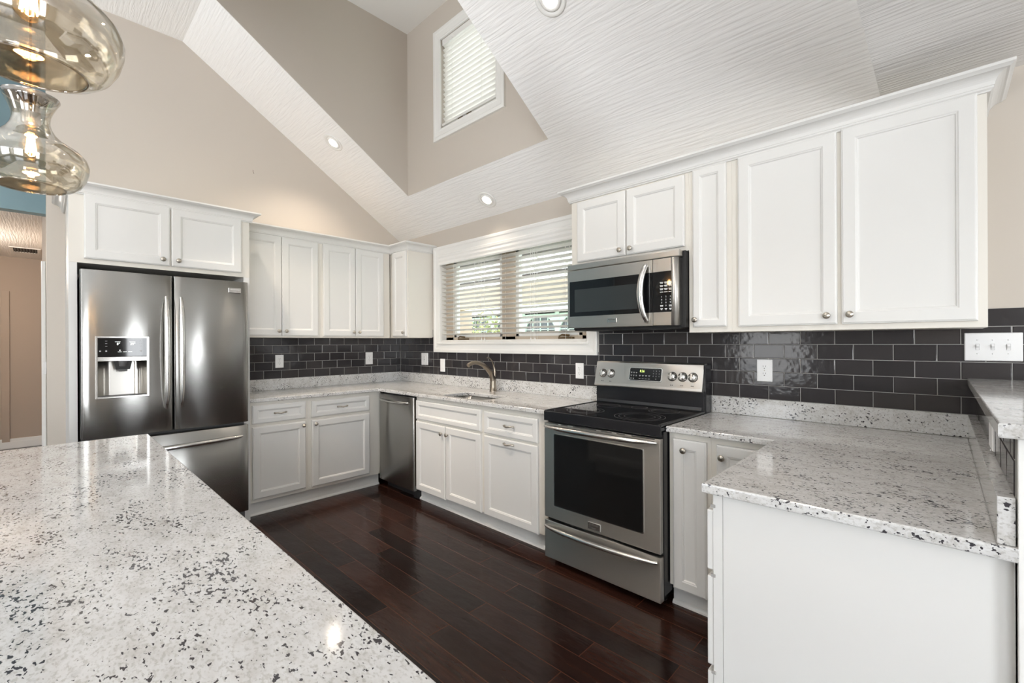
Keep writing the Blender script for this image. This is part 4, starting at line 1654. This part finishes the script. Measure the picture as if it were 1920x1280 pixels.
pendant('larger-looking champagne glass pendant, nearer one over the island', 3.20, -2.874, 1.902)
pendant('champagne glass pendant, farther one over the island end', 2.28, -2.884, 1.886)

# ================================================================== OUTSIDE THE KITCHEN WINDOW
b = MB().box(-14, 16, .2, 20, -.30, -.25)
tag(b.build('lawn', M['lawn']), 'lawn outside the kitchen window', 'lawn', None, 'stuff')
b = MB().box(-12, 9, .25, 4.2, -.25, -.12)
tag(b.build('patio_slab', M['patio']), 'concrete patio outside the kitchen window', 'patio')
t = thing('patio_roof', 'translucent patio roof on dark rafters outside the window', 'patio roof', (0, 2.2, 2.7))
b = MB().prism([(-12, -1.7, .70), (7, -1.7, .70), (7, 1.6, -.12), (-12, 1.6, -.12)], (0, 0, .02))
b.build('roof_panels', M['roofpanel'], t)
b = MB()
for k in range(52):
    x = -11.9 + k * .36
    b.prism([(x, -1.7, .699), (x + .05, -1.7, .699), (x + .05, 1.6, -.121), (x, 1.6, -.121)], (0, 0, -.05))
b.build('rafters', M['trim'], t)
for k in range(4):
    yy = -1.2 + k * .8
    zz = .648 - (yy + 1.7) * .2485
    MB().box(-12, 7, yy, yy + .06, zz - .05, zz).build('purlin', M['rafter'], t)
b = MB().box(-12, 7, 1.62, 1.75, -.60, -.14)
b.build('beam', M['patio_beam'], t)
for x in (-3.6,):
    pass
b = MB().box(-3.97, -3.53, 3.78, 4.18, -.12, 2.099)
tag(b.build('patio_column', M['brick']), 'tan stucco patio column left outside the window', 'column')
# arched screen pavilion
t = thing('screen_pavilion', 'pale green pavilion with arched dark screens beyond the patio', 'pavilion', (-3, 6.5, -.25))
b = MB()
b.box(-7, 5, .02, .05, 0, 2.40)
b.build('screens', M['screen'], t)
b = MB()
b.box(-7, 5, -.05, .0, 2.36, 2.46)
b.prism([(-7.2, -.4, 2.46), (5.2, -.4, 2.46), (5.2, .6, 2.80), (-7.2, .6, 2.80)], (0, 0, .05))
aw = 1.2
for k in range(10):
    x0 = -6.95 + k * aw
    b.box(x0 - .07, x0 + .07, -.06, .0, 0, 2.4)
    n = 14
    for i in range(n):
        a0, a1 = PI * i / n, PI * (i + 1) / n
        xm_ = x0 + aw / 2
        r = aw / 2 - .07
        p = [(xm_ - r * math.cos(a0), -.05, 1.86 + .46 * math.sin(a0)), (xm_ - r * math.cos(a1), -.05, 1.86 + .46 * math.sin(a1)),
             (xm_ - r * math.cos(a1), -.05, 2.4), (xm_ - r * math.cos(a0), -.05, 2.4)]
        b.prism(p, (0, .05, 0))
    for j in range(1, 4):
        xx = x0 + .07 + j * (aw - .14) / 4
        b.box(xx - .013, xx + .013, -.03, 0, 0, 2.3)
for zz in (1.0, 1.3, 1.62, 1.93):
    b.box(-7, 5, -.03, 0, zz, zz + .025)
b.build('frame', M['mint'], t)
def bush(label, x, y, w, h, n, mats):
    t = thing('garden_bush', label, 'bush', (x, y, -.25))
    b1, b2 = MB(), MB()
    for k in range(n):
        a = random.uniform(0, 2 * PI)
        rr = w * math.sqrt(random.random())
        zz = random.uniform(.1, 1) * h * (1 - .4 * (rr / w) ** 2)
        c = Vector((rr * math.cos(a), rr * math.sin(a) * .6, zz))
        u = Vector((random.gauss(0, 1), random.gauss(0, 1), random.gauss(0, .6))).normalized() * random.uniform(.05, .09)
        v = u.cross(Vector((random.gauss(0, 1), random.gauss(0, 1), random.gauss(0, 1)))).normalized() * .03
        (b1 if random.random() < .6 else b2).add([c - u, c + v, c + u, c - v], [(0, 1, 2, 3)])
    f = b1.build('foliage', mats[0], t)
    b2.build('pale_foliage', mats[1], t, 'pale yellow leaves')
    MB().tube([(0, 0, 0), (.02, 0, h * .5)], [.03, .015], 8).build('stem', M['rafter'], t)
bush('leafy yellow-green bush left outside the kitchen window', -3.95, 5.0, .85, 2.45, 1500, (M['leaf'], M['leaf2']))
